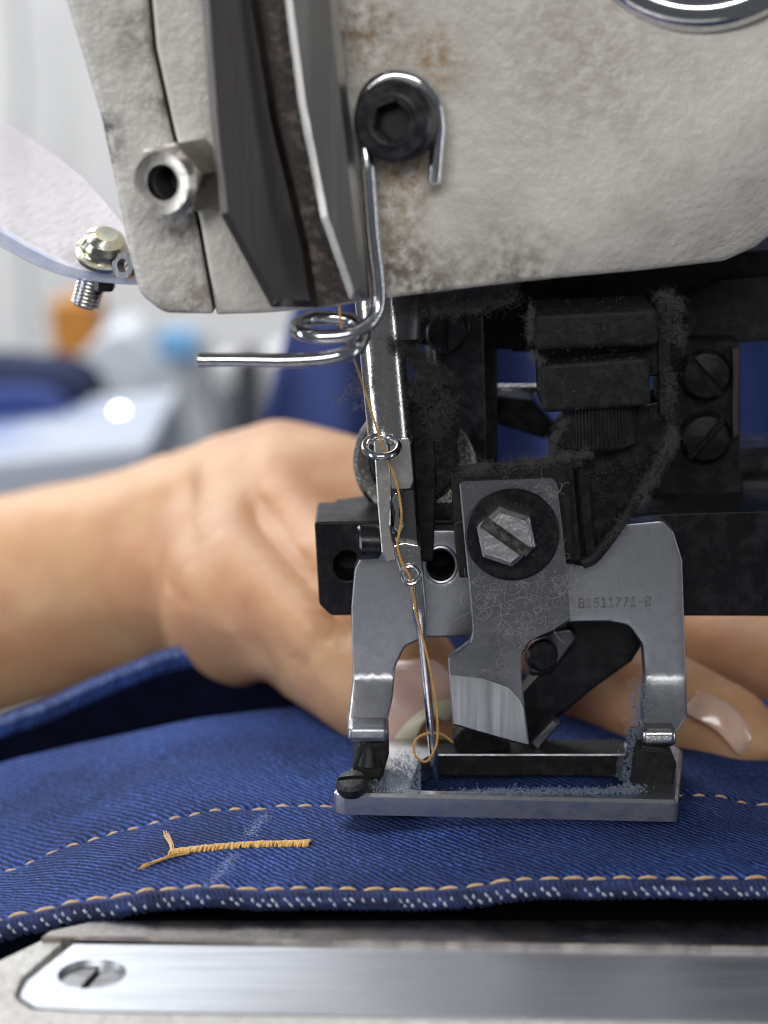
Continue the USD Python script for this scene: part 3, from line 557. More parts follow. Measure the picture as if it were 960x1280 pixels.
edge_mat = mat('guard_edge', (.55, .62, .88), .15, color2=(.80, .84, .95), cscale=350, cramp=(.35, .6), extra={'transmission_weight': .35})
gs = obj('eye_guard', slab(spline([(-80, 110), (0, 150), (60, 188), (110, 228), (160, 290), (178, 345), (170, 348), (110, 342), (60, 325), (0, 292), (-80, 240)], 60, True), 0, 2.0, 3, 2, ref=10, yf=gy), shield_mat, machine, smooth=50, label='clear plastic eye guard bolted to the side')
obj('guard_rim', slab(spline([(-80, 236), (0, 288), (60, 321), (110, 338), (175, 346), (175, 356), (110, 351), (60, 338), (0, 308), (-80, 258)], 60, True), 13.2, 2.4, 2, 2), edge_mat, gs)
gb = P(128, 322, 14); gax = np.array([.22, -.55, .85]); gax /= np.linalg.norm(gax)
obj('guard_bolt', cat(lathe([(0, 0), (2.9, 0), (2.9, .5), (2.3, .7), (2.2, 1.0), (2.3, 1.5), (2.0, 2.3), (1.2, 2.9), (0, 3.0)], gb + gax * .3, gax, 36)), zinc, gs, smooth=30)
tb = P(116, 346, 15); tax = np.array([-.30, .1, -.95]); tax /= np.linalg.norm(tax)
obj('bolt_thread', lathe([(0, 0)] + [(1.35 + .18 * (i % 2), .2 * i) for i in range(17)] + [(0, 3.3)], tb, tax, 30), chrome_dirty, gs)
obj('bolt_nut', hexprism(P(126, 346, 15), (-.1, .1, -1), 1.7, 1.3, 0), black_gloss, gs)
obj('guard_hinge', lathe([(.7, 0), (1.2, 0), (1.35, .3), (1.35, 1.2), (.7, 1.2), (.7, 0)], P(162, 332, 12), (-.5, -.85, .1), 30), steel_dark, gs)

# ================================================================== THREAD
tp_ = [P(423, 372, -11), P(427, 410, -11), P(436, 432, -11), P(450, 470, -7), P(466, 520, -5), P(478, 558, -4.4), P(486, 578, -3.6), P(496, 605, -3), P(502, 645, -3.2), P(497, 680, -3.4), P(503, 705, -3.2), P(512, 720, -2.6), P(516, 745, -1.6), P(522, 775, -1.3), P(531, 808, -1.2), P(538, 838, -1.1), P(543, 865, -.9),
       P(546, 890, -.8), P(547, 915, -.8), P(544, 935, -1.2), P(533, 952, -2.0), P(519, 944, -2.2), P(519, 926, -1.6), P(534, 917, -.8), P(552, 918, -.2), P(566, 928, .5)]
th1 = thing('sewing_thread', (0, 0, -28), 'thin golden orange thread running down the needle to a small loop', 'thread')
path = spline(tp_, 700)
tt = np.gradient(path, axis=0); tt /= np.linalg.norm(tt, axis=1)[:, None]
strands = []
sarc = np.concatenate([[0], np.cumsum(np.linalg.norm(np.diff(path, axis=0), axis=1))])
for k in range(2):
    ph = sarc * 2 * math.pi / .75 + k * math.pi
    uu = np.cross(tt, [0, 1, 0]); uu /= np.linalg.norm(uu, axis=1)[:, None]; vv = np.cross(tt, uu)
    strands.append(tube(path + .065 * (np.cos(ph)[:, None] * uu + np.sin(ph)[:, None] * vv), .078, 7))
obj('strand', cat(*strands), gold_thread, th1, smooth=60)

# ================================================================== DENIM
X = lambda pts, y: (lambda w: (w[:, 0], w[:, 2]))(np.array([P(a, b, y) for a, b in pts]))
rows = {}
r2_px = [(-140, 1196), (-60, 1168), (0, 1149), (50, 1137), (100, 1125), (200, 1110), (275, 1106), (350, 1108), (480, 1108), (580, 1106), (680, 1098), (830, 1096), (930, 1095), (1100, 1096)]
r1_px = [(-140, 1150), (-60, 1114), (0, 1090), (40, 1077), (135, 1042), (200, 1022), (275, 1011), (350, 1008), (410, 1007), (500, 1003), (600, 995), (720, 992), (860, 992), (960, 1006), (1100, 1030)]
bk_px = [(-140, 1010), (0, 960), (150, 922), (260, 898), (380, 886), (440, 880), (600, 880), (860, 880), (1100, 880)]
YE, Y2, Y1, YB = -24.6, -22.8, .8, 31.0
def zrow(pts, y):
    x, z = X(pts, y); return PchipInterpolator(x, z, extrapolate=True)
f2, f1, fb_ = zrow(r2_px, Y2), zrow(r1_px, Y1), zrow(bk_px, YB)
def cloth_z(x, y):
    x, y = np.broadcast_arrays(np.asarray(x, float), np.asarray(y, float))
    z2, z1, zb = f2(x), f1(x), fb_(x)
    t = (y - Y2) / (Y1 - Y2); u = (y - Y1) / (YB - Y1)
    m1 = (zb - z2) / (YB - Y2)                                   # slope through the middle row
    s = np.clip(t, 0, 1); a = z2 + (z1 - z2) * s + s * (1 - s) * (.5 * ((z1 - z2) - m1 * (Y1 - Y2))) * -s
    v = np.clip(u, 0, None); b = z1 + (zb - z1) * v
    z = np.where(t <= 1, a, b)
    z = z - np.where(u > 1, ((u - 1) * 14) ** 2 * .35, 0)
    z = z + .10 * np.sin(x * .33 + y * .2) * np.clip(t, 0, 1) * np.clip(1.2 - t, 0, 1) * 2
    # seam pucker beside both stitch rows
    pk = meshkit.noise(np.stack([x * .55, y * .25, x * 0], -1), 5) - .5
    z = z + .55 * pk * (np.exp(-((y - Y2 - 1.5) / 2.0) ** 2) + .8 * np.exp(-((y - Y1) / 2.4) ** 2)) + .5 * (meshkit.noise(np.stack([x * .16, y * .16, x * 0], -1), 9) - .5)
    z = z - .22 * np.exp(-((y - Y2) / .45) ** 2) - .20 * np.exp(-((y - Y1) / .5) ** 2)
    return z
xs = np.arange(-62, 58, .45)
ys = np.concatenate([np.arange(Y2 - .6, Y1 + 3, .22), np.arange(Y1 + 3, YB + 8, .8)])
GX, GY = np.meshgrid(xs, ys); GZ = cloth_z(GX, GY) + .05 * (meshkit.fbm(np.stack([GX * .7, GY * .7, GX * 0], -1), 3) - .5)
top_rows = list(np.stack([GX, GY, GZ], -1))
edge = []
z_at = cloth_z(xs, np.full(len(xs), Y2 - .6))
wob = .12 * (meshkit.fbm(np.stack([xs * .5, xs * 0, xs * 0], -1), 3) - .5)
for dy, dz in ((8, -1.75), (3, -1.65), (-.4, -1.55), (-1.1, -1.4), (-1.35, -1.05), (-1.35, -.7), (-1.1, -.35), (-.6, -.1)):
    edge.append(np.column_stack([xs, np.full(len(xs), Y2 - .6) + dy + wob, z_at + dz]))
def sheet(G):
    G = np.array(G); nr, nc = G.shape[:2]; I = np.arange(nr * nc).reshape(nr, nc)
    Fq = np.stack([I[:-1, :-1].ravel(), I[:-1, 1:].ravel(), I[1:, 1:].ravel(), I[1:, :-1].ravel()], 1)
    return trimesh.Trimesh(*meshkit.arrays((G.reshape(-1, 3), Fq))[:2], process=False)
jeans = thing('denim_jeans', (0, 0, -36), 'blue denim waistband with tan stitching lying under the clamp foot', 'jeans')
obj('waistband', sheet(top_rows), denim, jeans, smooth=True)
edge_mat_ = mat('denim_edge', (.006, .011, .05), .85, color2=(.022, .042, .155), cscale=900, cramp=(.4, .66), bump=(900, .22, 4), stretch=(.35, 1, 1.3))
obj('turned_edge', sheet(edge + top_rows[:2]), edge_mat_, jeans, smooth=True, label='dark turned edge of the waistband')
# back panel of the waist, in the dark gap behind
be_px = [(-200, 985), (-60, 930), (0, 899), (50, 881), (100, 859), (160, 834), (220, 813), (290, 808), (400, 826), (520, 834)]
be = spline([P(a, b, 46 + 0 * a) for a, b in be_px], 140)
rim = [be + np.array([0, dy, dz]) for dy, dz in ((2.4, -3.0), (2.4, -1), (2.0, -.1), (1.0, .12), (.2, 0), (0, -.5), (.1, -2.0), (.5, -2.6))]
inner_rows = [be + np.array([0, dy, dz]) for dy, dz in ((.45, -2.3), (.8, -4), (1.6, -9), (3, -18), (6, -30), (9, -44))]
def flip(m): m.invert(); return m
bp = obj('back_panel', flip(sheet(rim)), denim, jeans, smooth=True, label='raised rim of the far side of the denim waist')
obj('waist_lining', flip(sheet(inner_rows)), mat('waist_shade', (.0022, .0032, .011), .9, color2=(.0035, .005, .018), cscale=300, extra={'specular_ior_level': .05}), bp, smooth=True, label='inside of the waist with valley shade painted near black below the raised rim')  # near-black colour stands in for the shade inside the waist
rl = np.random.default_rng(5); rim_loops = []
for k in range(0, 139):
    for _ in range(2):
        c = be[k] + (be[k + 1] - be[k]) * rl.random(); h = rl.uniform(.5, 1.0); rim_loops.append(tube([c + (0, -.02, -.2), c + (rl.normal(.1, .1), -.10, -.2 - h * .3), c + (rl.normal(.2, .1), -.02, -.2 - h * .6)], .11, 6))
obj('rim_loops', cat(*rim_loops), mat('rim_thread', (.26, .34, .56), .8, color2=(.12, .18, .38), cscale=900), bp, smooth=60, kind='stuff', label='pale stitches along the raised rim')
rng = np.random.default_rng(7)
# topstitching, one mesh per stitch
def stitch(x0, x1, yrow, mat_, name='stitch', r=.155, rise=.20, jit=.08):
    n = 9; s = np.linspace(0, 1, n); x = x0 + (x1 - x0) * s; y = yrow + rng.normal(0, jit) + (s - .5) * rng.normal(.12, .06)
    z = cloth_z(x, y) + rise * (np.sin(s * math.pi) ** .6) - .10
    obj(name, tube(np.column_stack([x, y, z]), r * (.72 + .4 * np.sin(s * math.pi)), 8), mat_, jeans, smooth=60)
x = -60.0
while x < 50:
    l = 2.3 + rng.uniform(-.3, .25); stitch(x, x + l * rng.uniform(.70, .86), Y2, tan_thread); x += l * 1.02
x = -60.0
while x < 50:
    l = 2.25 + rng.uniform(-.3, .3); stitch(x, x + l * rng.uniform(.5, .68), Y1, tan_thread, r=.135, rise=.17); x += l * 1.0
# pale weft loops on the turned edge
loops = []
for k, x in enumerate(np.arange(-60, 52, 1.02)):
    xx = x + rng.normal(0, .12); zc = float(cloth_z(xx, Y2 - .6)); yy = Y2 - .6 + float(np.interp(xx, xs, wob))
    for (dy, dz, s) in ((-1.20, -.40, 1), (-1.40, -.78, .9)):
        if rng.random() < .2: continue
        h = rng.uniform(.18, .34) * s; sl = rng.uniform(-.1, .12); ox = (.45 if s < 1 else 0)
        loops.append(tube([(xx + ox - .08, yy + dy - .02, zc + dz + h / 2), (xx + ox + sl, yy + dy - .17, zc + dz), (xx + ox + sl + .14, yy + dy - .08, zc + dz - h / 2)], rng.uniform(.055, .10), 6))
obj('edge_loops', cat(*loops), white_thread, jeans, smooth=60, kind='stuff', label='pale weft loops along the turned edge')
yarns = []
for x in np.arange(-61, 55, .5):
    xx = x + rng.normal(0, .06); zc = float(cloth_z(xx, Y2 - .6)); yy = Y2 - .6 + float(np.interp(xx, xs, wob)); sl = .75 + rng.normal(0, .1)
    yarns.append(tube(spline([(xx, yy - .55, zc - .06), (xx + sl * .3, yy - .98, zc - .42), (xx + sl * .6, yy - 1.18, zc - .8), (xx + sl * .9, yy - 1.06, zc - 1.2), (xx + sl, yy - .6, zc - 1.5)], 9), .26 + rng.uniform(-.03, .03), 7))
obj('edge_yarns', cat(*yarns), edge_mat_, jeans, smooth=60, kind='stuff', label='slanting yarns wrapped round the turned edge')
# bar tack with loose thread tails
def on_cloth(px, py, lift=0.0):
    z = -30.0
    for _ in range(25):
        p = PZ(px, py, z); z = float(cloth_z(p[0], p[1])) + lift
    return PZ(px, py, z)
b0, b1 = on_cloth(214, 1066), on_cloth(386, 1055); bt = []
n = 64
for k in range(n):
    s = k / (n - 1); c = b0 + (b1 - b0) * s; wd = .40 + .14 * (s > .93) + rng.normal(0, .07)
    skew = rng.normal(.22, .14)
    pts = []
    for t in np.linspace(-1, 1, 7):
        x, y = c[0] + skew * t, c[1] + wd * t * 1.5; pts.append((x, y, float(cloth_z(x, y)) - .03 + (.30 + rng.normal(0, .03)) * (1 - t * t)))
    bt.append(tube(pts, .135 + rng.uniform(0, .03), 6))
def tail(pxs, lifts, n=5, spread=.25):
    out = []
    base = [on_cloth(a, b, l) for (a, b), l in zip(pxs, lifts)]
    for _ in range(n):
        off = rng.normal(0, spread, 3); pts = spline([p + off * (i / (len(base) - 1)) + rng.normal(0, .05, 3) for i, p in enumerate(base)], 24); out.append(tube(pts, np.linspace(.085, .05, 24), 6))
    return out
bt += tail([(240, 1064), (218, 1066), (213, 1055), (206, 1043)], [.2, .35, .45, .5], 11, .13) + tail([(236, 1066), (215, 1069), (196, 1076), (177, 1083)], [.2, .3, .25, .15], 12, .14)
obj('bartack', cat(*bt), gold_thread, jeans, smooth=60, label='finished golden bar tack with loose thread tails')
ch = []
for _ in range(1000):
    s = rng.random()
    if .30 < s < .55 or (s > .8 and rng.random() < .3): continue
    p = on_cloth(332 - 72 * s + rng.normal(0, 4.5), 1018 + 92 * s + rng.normal(0, 2)); a = rng.uniform(.015, .05)
    ch.append(ball(p + (0, 0, .02), a, 1, (1.2, 1, .35)))
obj('chalk_mark', cat(*ch), chalk, jeans, kind='stuff', label='faint chalk mark crossing the bar tack')

# ================================================================== PERSON: one hand holding the cloth
def hand_mesh():
    def S(px, py, y, r): return (P(px, py, y), r)
    def bone(a, b):
        return m3.Manifold.batch_hull([m3.Manifold.sphere(a[1], 28).translate(tuple(a[0])), m3.Manifold.sphere(b[1], 28).translate(tuple(b[0]))])
    def web(*q): return m3.Manifold.batch_hull([m3.Manifold.sphere(r, 24).translate(tuple(p)) for p, r in q])
    el = S(-520, 880, 175, 24); fa_ = S(-120, 786, 118, 18.4); wr = S(130, 722, 98, 15.2); wr2 = S(210, 700, 90, 14.6)
    back = S(330, 660, 74, 15.0); th_b = S(300, 735, 66, 13.2); heel = S(275, 730, 74, 13.5)
    th_m = S(345, 728, 50, 11.6); th_i = S(408, 784, 34, 9.9); th_t = S(510, 866, 21.5, 8.3); th_e = S(530, 896, 19.5, 7.0)
    ix0 = S(395, 628, 66, 10.2); ix1 = S(640, 710, 52, 8.8); ix2 = S(775, 862, 26, 6.6); ix3 = S(890, 906, 18, 5.6); ix4 = S(965, 930, 15, 4.6)
    md0 = S(430, 655, 80, 10.5); md1 = S(700, 705, 78, 9.0); md2 = S(900, 800, 48, 8.0); md3 = S(1060, 850, 36, 7.0)
    rn0 = S(420, 660, 92, 10.5); rn1 = S(720, 700, 95, 8.6); rn2 = S(960, 790, 74, 8.0)
    M = web(el, fa_) + web(fa_, wr) + web(wr, wr2, ) + web(wr2, heel, back) + web(heel, th_b, back, th_m) + bone(th_m, th_i) + bone(th_i, th_t) + bone(th_t, th_e)
    M = M + web(back, ix0, md0, wr2) + web(md0, rn0, back, wr2) + bone(ix0, ix1) + bone(ix1, ix2) + bone(ix2, ix3) + bone(ix3, ix4) + bone(md0, md1) + bone(md1, md2) + bone(md2, md3) + bone(rn0, rn1) + bone(rn1, rn2)
    t = tm(M.refine_to_length(1.5)); t.merge_vertices()
    trimesh.smoothing.filter_taubin(t, lamb=.6, nu=-.55, iterations=40)
    trimesh.smoothing.filter_laplacian(t, lamb=.4, iterations=4)
    v = t.vertices
    v += t.vertex_normals * ((meshkit.fbm(v * .07, 3) - .5) * 1.2)[:, None]
    t.vertices = v
    # sculpting strokes: creases pressed in and pads raised, each along a line over the hand
    def stroke(pxs, ys, depth, width):
        line = spline([P(a, b, y) for (a, b), y in zip(pxs, ys)], 60); v = np.array(t.vertices); nn = t.vertex_normals
        dv = v[:, None, [0, 2]] - line[None, :, [0, 2]]; d2 = (dv ** 2).sum(-1).min(1)
        t.vertices = v + nn * (depth * np.exp(-d2 / width ** 2) * (nn[:, 1] < .35))[:, None]
    stroke([(236, 580), (214, 640), (203, 710), (206, 780), (222, 838)], [80, 78, 78, 80, 84], -2.0, 3.0)
    stroke([(222, 600), (206, 660), (200, 720)], [80, 78, 78], -.25, .8)
    stroke([(262, 690), (258, 760), (290, 820)], [62, 60, 62], 2.3, 5.0)
    stroke([(322, 612), (356, 636), (392, 668), (430, 705)], [58, 55, 50, 46], -2.8, 2.2)
    stroke([(335, 612), (372, 640), (405, 672)], [58, 55, 50], -.55, .7)
    stroke([(300, 655), (345, 690), (390, 730)], [55, 50, 45], 1.3, 3.2)
    stroke([(340, 575), (400, 600), (450, 640)], [62, 60, 58], 1.0, 3.0)
    stroke([(330, 760), (345, 800), (330, 850)], [48, 46, 48], -.7, 1.6)
    for k in range(7): stroke([(372 + 9 * k, 828 - 12 * k - 8), (396 + 7 * k, 806 - 9 * k)], [26, 24], -.35, .35)
    for k in range(5): stroke([(232 + 9 * k, 600 + 6 * k), (226 + 9 * k, 640 + 8 * k), (222 + 8 * k, 690)], [70, 68, 66], -.28, .5)
    v = np.array(t.vertices)
    # wrinkles over the thumb joint
    c = (P(395, 772, 25)); dd = np.linalg.norm(v - c, axis=1); axd = (P(505, 872, 21) - P(345, 728, 50)); axd /= np.linalg.norm(axd)
    s = (v - c) @ axd
    v += t.vertex_normals * (-.22 * np.maximum(0, np.sin(s * 2.6)) ** 3 * np.exp(-(s / 4.5) ** 2) * np.exp(-(dd / 13) ** 4))[:, None]
    t.vertices = v
    return t
hm = hand_mesh()
person = thing('person', (-60, 100, -60), 'bare forearm and hand holding the denim behind the clamp foot', 'person')
hand = obj('hand', hm, skin, person, smooth=True)
def nail_patch(center, along, normal, length, width, curve, mesh, lcurve=.10):
    al = np.asarray(along, float); nm = np.asarray(normal, float); al /= np.linalg.norm(al); nm = nm - al * (nm @ al); nm /= np.linalg.norm(nm); wd = np.cross(nm, al)
    nu, nv = 26, 22; pts = np.zeros((nu, nv, 3)); U = np.linspace(-1, 1, nu); Vv = np.linspace(-1, 1, nv)
    origins = []
    for i, u in enumerate(U):
        for j, v in enumerate(Vv):
            half = width / 2 * (1 - .14 * max(0, -u) ** 3) * math.sqrt(max(0, 1 - max(0, (abs(u) - .45) / .55) ** 2 * .88))
            pts[i, j] = center + al * u * length / 2 + wd * v * half - nm * (curve * v * v + lcurve * curve * u * u)
    return pts, nm
def shell(pts, nm, thick=.35):
    nu, nv = pts.shape[:2]; I = np.arange(nu * nv).reshape(nu, nv); top_, bot = pts.reshape(-1, 3), pts.reshape(-1, 3) - nm * thick
    q = np.stack([I[:-1, :-1].ravel(), I[1:, :-1].ravel(), I[1:, 1:].ravel(), I[:-1, 1:].ravel()], 1); off = nu * nv
    b = np.concatenate([I[0, :], I[1:, -1], I[-1, -2::-1], I[-2:0:-1, 0]]); b2 = np.roll(b, -1)
    F = np.vstack([q, q[:, ::-1] + off, np.stack([b, b2, b2 + off, b + off], 1)])
    m = trimesh.Trimesh(*meshkit.arrays((np.vstack([top_, bot]), F))[:2], process=False); trimesh.repair.fix_normals(m); return m
al = P(525, 900, 14.0) - P(452, 822, 22.0)
nrm = np.array([.12, -.86, .48])
tipc = P(500, 862, 12.6)
npts, nm_ = nail_patch(tipc, al, nrm, 9.6, 12.0, 2.6, hm)
obj('fingernail', shell(npts, nm_), nail, hand, smooth=60)
obj('nail_edge', shell(npts[-4:] + nm_ * .05, nm_, .5), nail_edge, hand, smooth=60)
al2 = P(962, 934, 14) - P(872, 862, 16); npts, nm_ = nail_patch(P(918, 882, 13.6) - np.array([.40, -.16, .88]) * .30, al2, np.array([.40, -.16, .88]), 8.2, 4.6, 2.2, hm, .50)
obj('fingernail', shell(npts, nm_, .2), mat('nail_pale', (.56, .35, .26), .2, color2=(.62, .44, .35), cscale=300, extra={'coat_weight': .6}), hand, smooth=60)

# ================================================================== BACKGROUND
def far_blob(name, label, category, pts, y, thick, mat_, c=6, **kw):
    return obj(name, slab(pts, y, thick, c, 3), mat_, None, smooth=50, label=label, cat=category, **kw)
far_blob('orange_box', 'small orange box against the grey wall', 'box', fillet([(60, 380), (118, 373), (124, 440), (68, 446)], 6), 520, 25, mat('orange_plastic', (.55, .22, .03), .5))
far_blob('plastic_bag', 'pale translucent plastic bag standing behind the wire guide', 'bag', spline([(104, 445), (135, 418), (172, 424), (192, 500), (186, 580), (110, 580), (106, 500)], 40, True), 430, 40, mat('pale_bag', (.55, .62, .70), .4, color2=(.74, .76, .80), cscale=40))
far_blob('thread_cone', 'white thread cone with pale blue top', 'thread cone', spline([(205, 440), (225, 432), (246, 440), (258, 490), (266, 580), (194, 580), (198, 490)], 40, True), 430, 40, mat('white_cone', (.74, .76, .78), .5, color2=(.50, .55, .62), cscale=40))
far_blob('blue_lid', 'light blue lid beside the pale plastic bag', 'lid', fillet([(196, 414), (246, 414), (246, 447), (200, 450)], 8), 420, 8, mat('sky_blue', (.20, .46, .78), .4))
far_blob('plastic_bag', 'grey white plastic bag at the right of the far row', 'bag', spline([(325, 470), (345, 446), (400, 455), (420, 500), (430, 600), (320, 600), (322, 520)], 40, True), 470, 40, mat('grey_bag', (.52, .53, .54), .5, color2=(.72, .73, .75), cscale=40))
far_blob('dark_bottle', 'narrow dark bottle between two pale bags', 'bottle', fillet([(292, 462), (300, 444), (316, 444), (324, 462), (326, 580), (290, 580)], 6), 425, 20, mat('dark_far', (.06, .065, .08), .5))
far_blob('cardboard_carton', 'low dull grey carton standing behind the dark bottle', 'carton', fillet([(255, 486), (300, 480), (372, 492), (372, 620), (250, 620)], 4), 520, 40, mat('grey_carton', (.20, .21, .23), .6, color2=(.12, .13, .15), cscale=60))
far_blob('fabric_bundle', 'dark navy bundle of folded denim at the far left', 'fabric', spline([(-60, 478), (20, 470), (70, 474), (104, 500), (108, 560), (60, 600), (-60, 610)], 40, True), 360, 40, denim_dark)
far_blob('fabric_bundle', 'smaller blue roll of denim lying on top of the navy bundle', 'fabric', spline([(-40, 496), (30, 488), (72, 498), (80, 520), (40, 532), (-40, 536)], 40, True), 350, 10, denim_far)
far_blob('steel_rack', 'dark steel rack post far behind the bags', 'rack', fillet([(236, 468), (262, 466), (264, 600), (238, 600)], 3), 560, 20, mat('rack_steel', (.10, .11, .13), .5))
far_blob('thread_spool', 'small white spool on the far row beside the dark bottle', 'spool', fillet([(268, 452), (290, 450), (292, 484), (270, 486)], 4), 500, 18, mat('spool_white', (.78, .78, .78), .5))
far_blob('dark_tin', 'small dark tin on the far row before the grey white bag', 'tin', fillet([(336, 500), (366, 498), (368, 560), (338, 562)], 4), 455, 12, mat('tin_dark', (.07, .08, .11), .4))
far_blob('cable', 'loose black cable drooping down the far wall', 'cable', [(10, -60), (16, -60), (30, 100), (24, 220), (34, 330), (40, 440), (34, 440), (28, 330), (18, 220), (24, 100)], 860, 6, mat('cable_grey', (.45, .45, .46), .6), c=1)
tb0 = P(-300, 596, 300); ttop = rbox((tb0[0], 292, P(0, 574, 300)[2] - 14), (P(196, 560, 300)[0], 372, P(0, 574, 300)[2]), 1.5)
obj('work_table', rot(ttop, [0, 1, 0], -6), mat('table_top', (.16, .22, .44), .6, color2=(.40, .44, .52), cscale=22, cramp=(.4, .55)), None, label='pale blue topped work table behind the forearm', cat='table')
obj('indicator_lamp', ball(P(150, 518, 345), 1.7, 3), usdkit.material(stage, LK + 'ball_glow', {'e': ('emission', {'color': (.8, .9, 1), 'strength': 16.0})}, surface='e.emission'), None, label='small bright white lamp among the bags', cat='spot')  # glowing ball added to give the small blurred bright patch
# blue garment behind the machine
gb_ = thing('denim_garment', (30, 160, -60), 'blue denim garment hanging out of focus behind the black frame', 'garment')
xs_ = np.linspace(-14, 110, 60); zs_ = np.linspace(-90, 70, 60); A, B = np.meshgrid(xs_, zs_)
edge_x = np.interp(B, [-90, 5, 25, 70], [-40, -14, -3, 12])
AX = edge_x + (A + 14) * 1.0; AY = 150 + 5 * np.sin(AX * .12 + B * .03) + 3 * np.sin(AX * .31)
I = np.arange(3600).reshape(60, 60); Fq = np.stack([I[:-1, :-1].ravel(), I[:-1, 1:].ravel(), I[1:, 1:].ravel(), I[1:, :-1].ravel()], 1)
vv = np.stack([AX, AY, B], -1).reshape(-1, 3); back_ = vv + [0, 2.0, 0]
bq = np.concatenate([I[0, :], I[1:, -1], I[-1, -2::-1], I[-2:0:-1, 0]]); bq2 = np.roll(bq, -1)
obj('panel', trimesh.Trimesh(*meshkit.arrays((np.vstack([vv, back_]), np.vstack([Fq, Fq[:, ::-1] + 3600, np.stack([bq2, bq, bq + 3600, bq2 + 3600], 1)])))[:2], process=False), denim_far, gb_, smooth=50)

# ================================================================== LINT
lr = np.random.default_rng(11)
def fibre(p, length, curl=.9, n=11, d0=None, flat=False):
    """a curly fibre: its heading turns steadily, and the turning itself wanders"""
    d = lr.normal(0, 1, 3) if d0 is None else np.asarray(d0, float) + lr.normal(0, .5, 3)
    if flat: d[1] *= .12
    d /= np.linalg.norm(d); w = lr.normal(0, 1, 3) * curl
    if flat: w[[0, 2]] *= .08; w[1] *= 1.8
    out = [p]
    for _ in range(n - 1):
        w = w + lr.normal(0, .35, 3) * curl * (np.array([.1, 1, .1]) if flat else 1); d = d + np.cross(w, d) * .45; d /= np.linalg.norm(d); out.append(out[-1] + d * length / (n - 1))
    return np.array(out)
def patch(poly_px, y, n, length, spread_y=.3, d0=None, curl=.9, flat=False):
    poly = Polygon(poly_px); x0, y0, x1, y1 = poly.bounds; out = []
    thick = lr.uniform((x0, y0), (x1, y1), (max(6, n // 40), 2)); size = max(x1 - x0, y1 - y0)
    while len(out) < n:
        q = thick[lr.integers(len(thick))] + lr.normal(0, .10 * size, 2) if lr.random() < .6 else lr.uniform((x0, y0), (x1, y1))      # fluff gathers in tufts
        if poly.contains(Point(q)): out.append(fibre(P(q[0], q[1], y + lr.normal(0, spread_y)), length * lr.uniform(.3, 1.5), curl, d0=d0, flat=flat))
    return out
def along(path_px, y, n, length, sp=2.5, spread_y=.3, curl=.9):
    n, length = n * 2, length * 1.25
    p = spline(path_px, 200); out = []
    amp = meshkit.noise(np.stack([np.arange(200) * .09, np.zeros(200), np.zeros(200)], 1), int(abs(p[0, 0]))) ** 2
    idx = lr.choice(200, n, p=amp / amp.sum())
    for i in idx:
        q = p[i] + lr.normal(0, sp, 2); out.append(fibre(P(q[0], q[1], y + lr.normal(0, spread_y)), length * lr.uniform(.3, 1.5), curl))
    return out
def cluster(pts_px, n, r, length):
    out = []
    for (a, b, y, rr) in pts_px:
        for _ in range(n): out.append(fibre(P(a, b, y) + lr.normal(0, r * rr, 3), length * lr.uniform(.4, 1.4), 1.2))
    return out
def clump(px, py, y, r, seed):
    m = trimesh.creation.icosphere(4, 1.0); m.apply_scale((r, r * .5, r * 1.1)); v = m.vertices
    v = v * (1 + .9 * (meshkit.fbm(v * 1.6 + seed, 5) - .5))[:, None]; m.vertices = v + P(px, py, y); return m
fluff = [(512, 437, .4, .5), (526, 452, .2, .9), (540, 478, .4, 1.15), (549, 508, .6, 1.15), (546, 532, .8, .9), (535, 465, 0, .9), (522, 488, .6, .7), (492, 432, -1.6, .45)]
lump = obj('lint_clump', cat(*[clump(a, b, y + .8, r * .95, i) for i, (a, b, y, r) in enumerate(fluff)]), lint_black, None, smooth=True, label='black matted wad of fluff beside the needle bar', cat='lint', kind='stuff')
bl = cluster(fluff, 300, .62, 2.5)
bl += patch([(500, 368), (640, 352), (655, 372), (600, 390), (505, 398)], 0, 2600, 1.9, 2.5)
curves('lint', bl, .018, mat('lint_charcoal', (.055, .054, .053), .85), None, label='black fluff clinging beside the needle bar and under the head', cat='lint', kind='stuff')
gl = along([(562, 592), (640, 584), (700, 574), (738, 562)], -1.6, 1100, 1.1, 3.5, .8) + along([(690, 560), (712, 520), (690, 560), (725, 580)], -1.5, 260, .8, 3) \
   + along([(500, 388), (560, 378), (640, 366)], 0, 500, 1.3, 5, 1.5) + patch([(662, 372), (824, 368), (824, 440), (664, 440)], -3.2, 130, .6, .15) + patch([(676, 448), (814, 444), (814, 512), (678, 512)], -4.4, 110, .6, .12) \
   + along([(662, 372), (664, 440), (676, 452), (678, 510)], -3.4, 300, .7, 2) + along([(836, 380), (838, 450), (836, 520), (838, 552), (800, 622), (752, 690)], -1.0, 900, .8, 5, .5) + along([(826, 372), (846, 380), (850, 430)], -.5, 350, .9, 5, .5) \
   + patch([(530, 520), (575, 512), (585, 610), (540, 650)], 8, 420, 1.3, 2.5) + patch([(696, 600), (800, 560), (830, 560), (740, 690)], -.6, 120, .6, .2) + patch([(580, 610), (692, 604), (694, 730), (590, 730)], -4.6, 130, .5, .15)
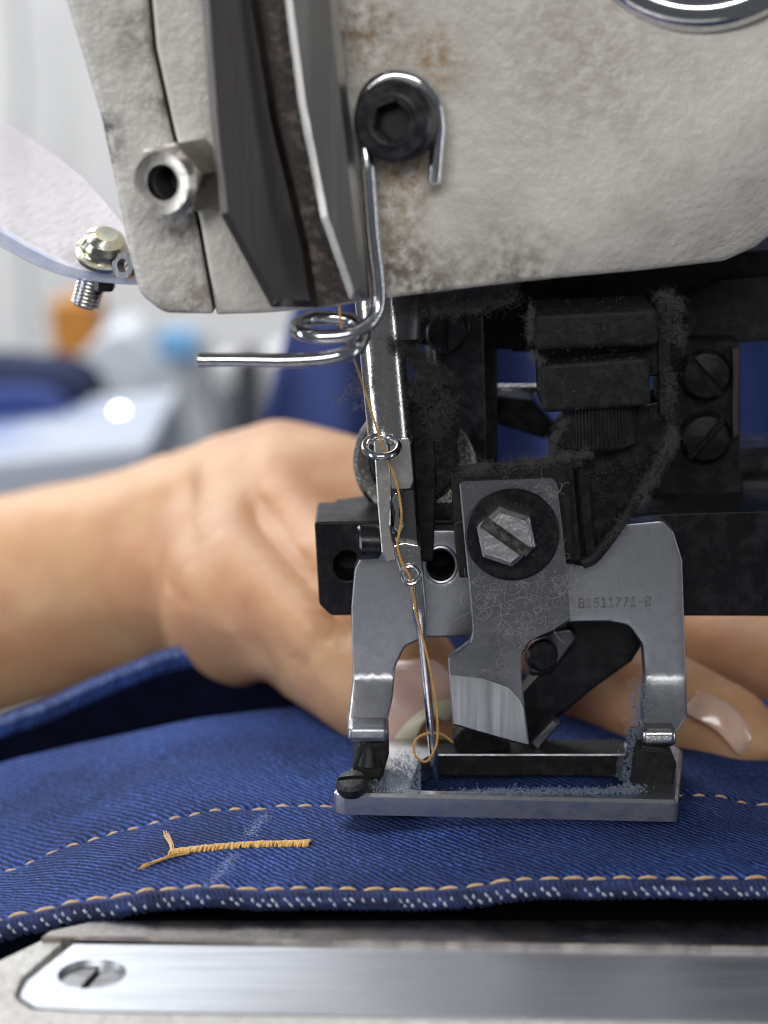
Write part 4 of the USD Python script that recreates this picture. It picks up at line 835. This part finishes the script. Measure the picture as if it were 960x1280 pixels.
curves('lint', gl, .012, mat('lint_dust', (.09, .088, .085), .85), None, label='grey dust fibres on the black clamp lever', cat='lint', kind='stuff')
tuft = []
for t in np.linspace(0, 1, 90): tuft.append(fibre(P(455 - 38 * t + lr.normal(0, 3), 488 + 8 * t + lr.normal(0, 3.5) - 6 * math.sin(t * 5), -2.6), lr.uniform(.5, 1.4), 1.4))
for _ in range(90): tuft.append(fibre(P(lr.normal(449, 6), lr.uniform(462, 512), -2.4), lr.uniform(.5, 1.6), 1.4))
curves('lint', tuft, .022, mat('lint_tuft', (.17, .17, .20), .85), None, label='loose wisp of fluff sticking out left of the needle bar', cat='lint', kind='stuff')
wl = patch([(585, 725), (708, 720), (712, 776), (660, 800), (640, 830), (600, 830), (592, 760)], -3.68, 230, 2.6, .05, curl=.62, flat=True) + patch([(580, 606), (692, 600), (706, 740), (590, 740)], -3.68, 300, 1.5, .05, curl=.8, flat=True) + patch([(568, 830), (640, 835), (640, 850), (568, 842)], -3.7, 20, 1.4, .02, curl=1.2, flat=True)
curves('lint', wl, .020, mat('lint_pale', (.33, .325, .32), .85), None, label='pale curly fibres stuck to the knife plate', cat='lint', kind='stuff')
bll = []
for _ in range(1500):
    q = lr.random() ** .6; px = 560 + 240 * q + lr.normal(0, 8); py = 989 + lr.normal(0, 2.2) - 7 * max(0, q - .82) * 8 * lr.random()
    p = PZ(px, py, ZT + .02 + abs(lr.normal(0, .10 + .25 * q ** 4))); bll.append(fibre(p, lr.uniform(.3, .9), 1.3))
for _ in range(1500):
    q = lr.random(); px = 788 + 14 * q + lr.normal(0, 7); py = 985 - 130 * q + lr.normal(0, 8); bll.append(fibre(P(px, py, -3.4 + .6 * lr.random() + 3.6 * q), lr.uniform(.3, 1.0), 1.3))
for _ in range(1700):
    px = np.clip(lr.normal(500, 17), 455, 524); py = np.clip(lr.normal(970, 12), 940, 990); bll.append(fibre(PZ(px, py, ZT + abs(lr.normal(0, .06))), lr.uniform(.25, .7), 1.3))
curves('lint', bll, .022, mat('lint_denim', (.20, .245, .33), .85), None, label='pale blue denim fluff on the foot frame', cat='lint', kind='stuff')
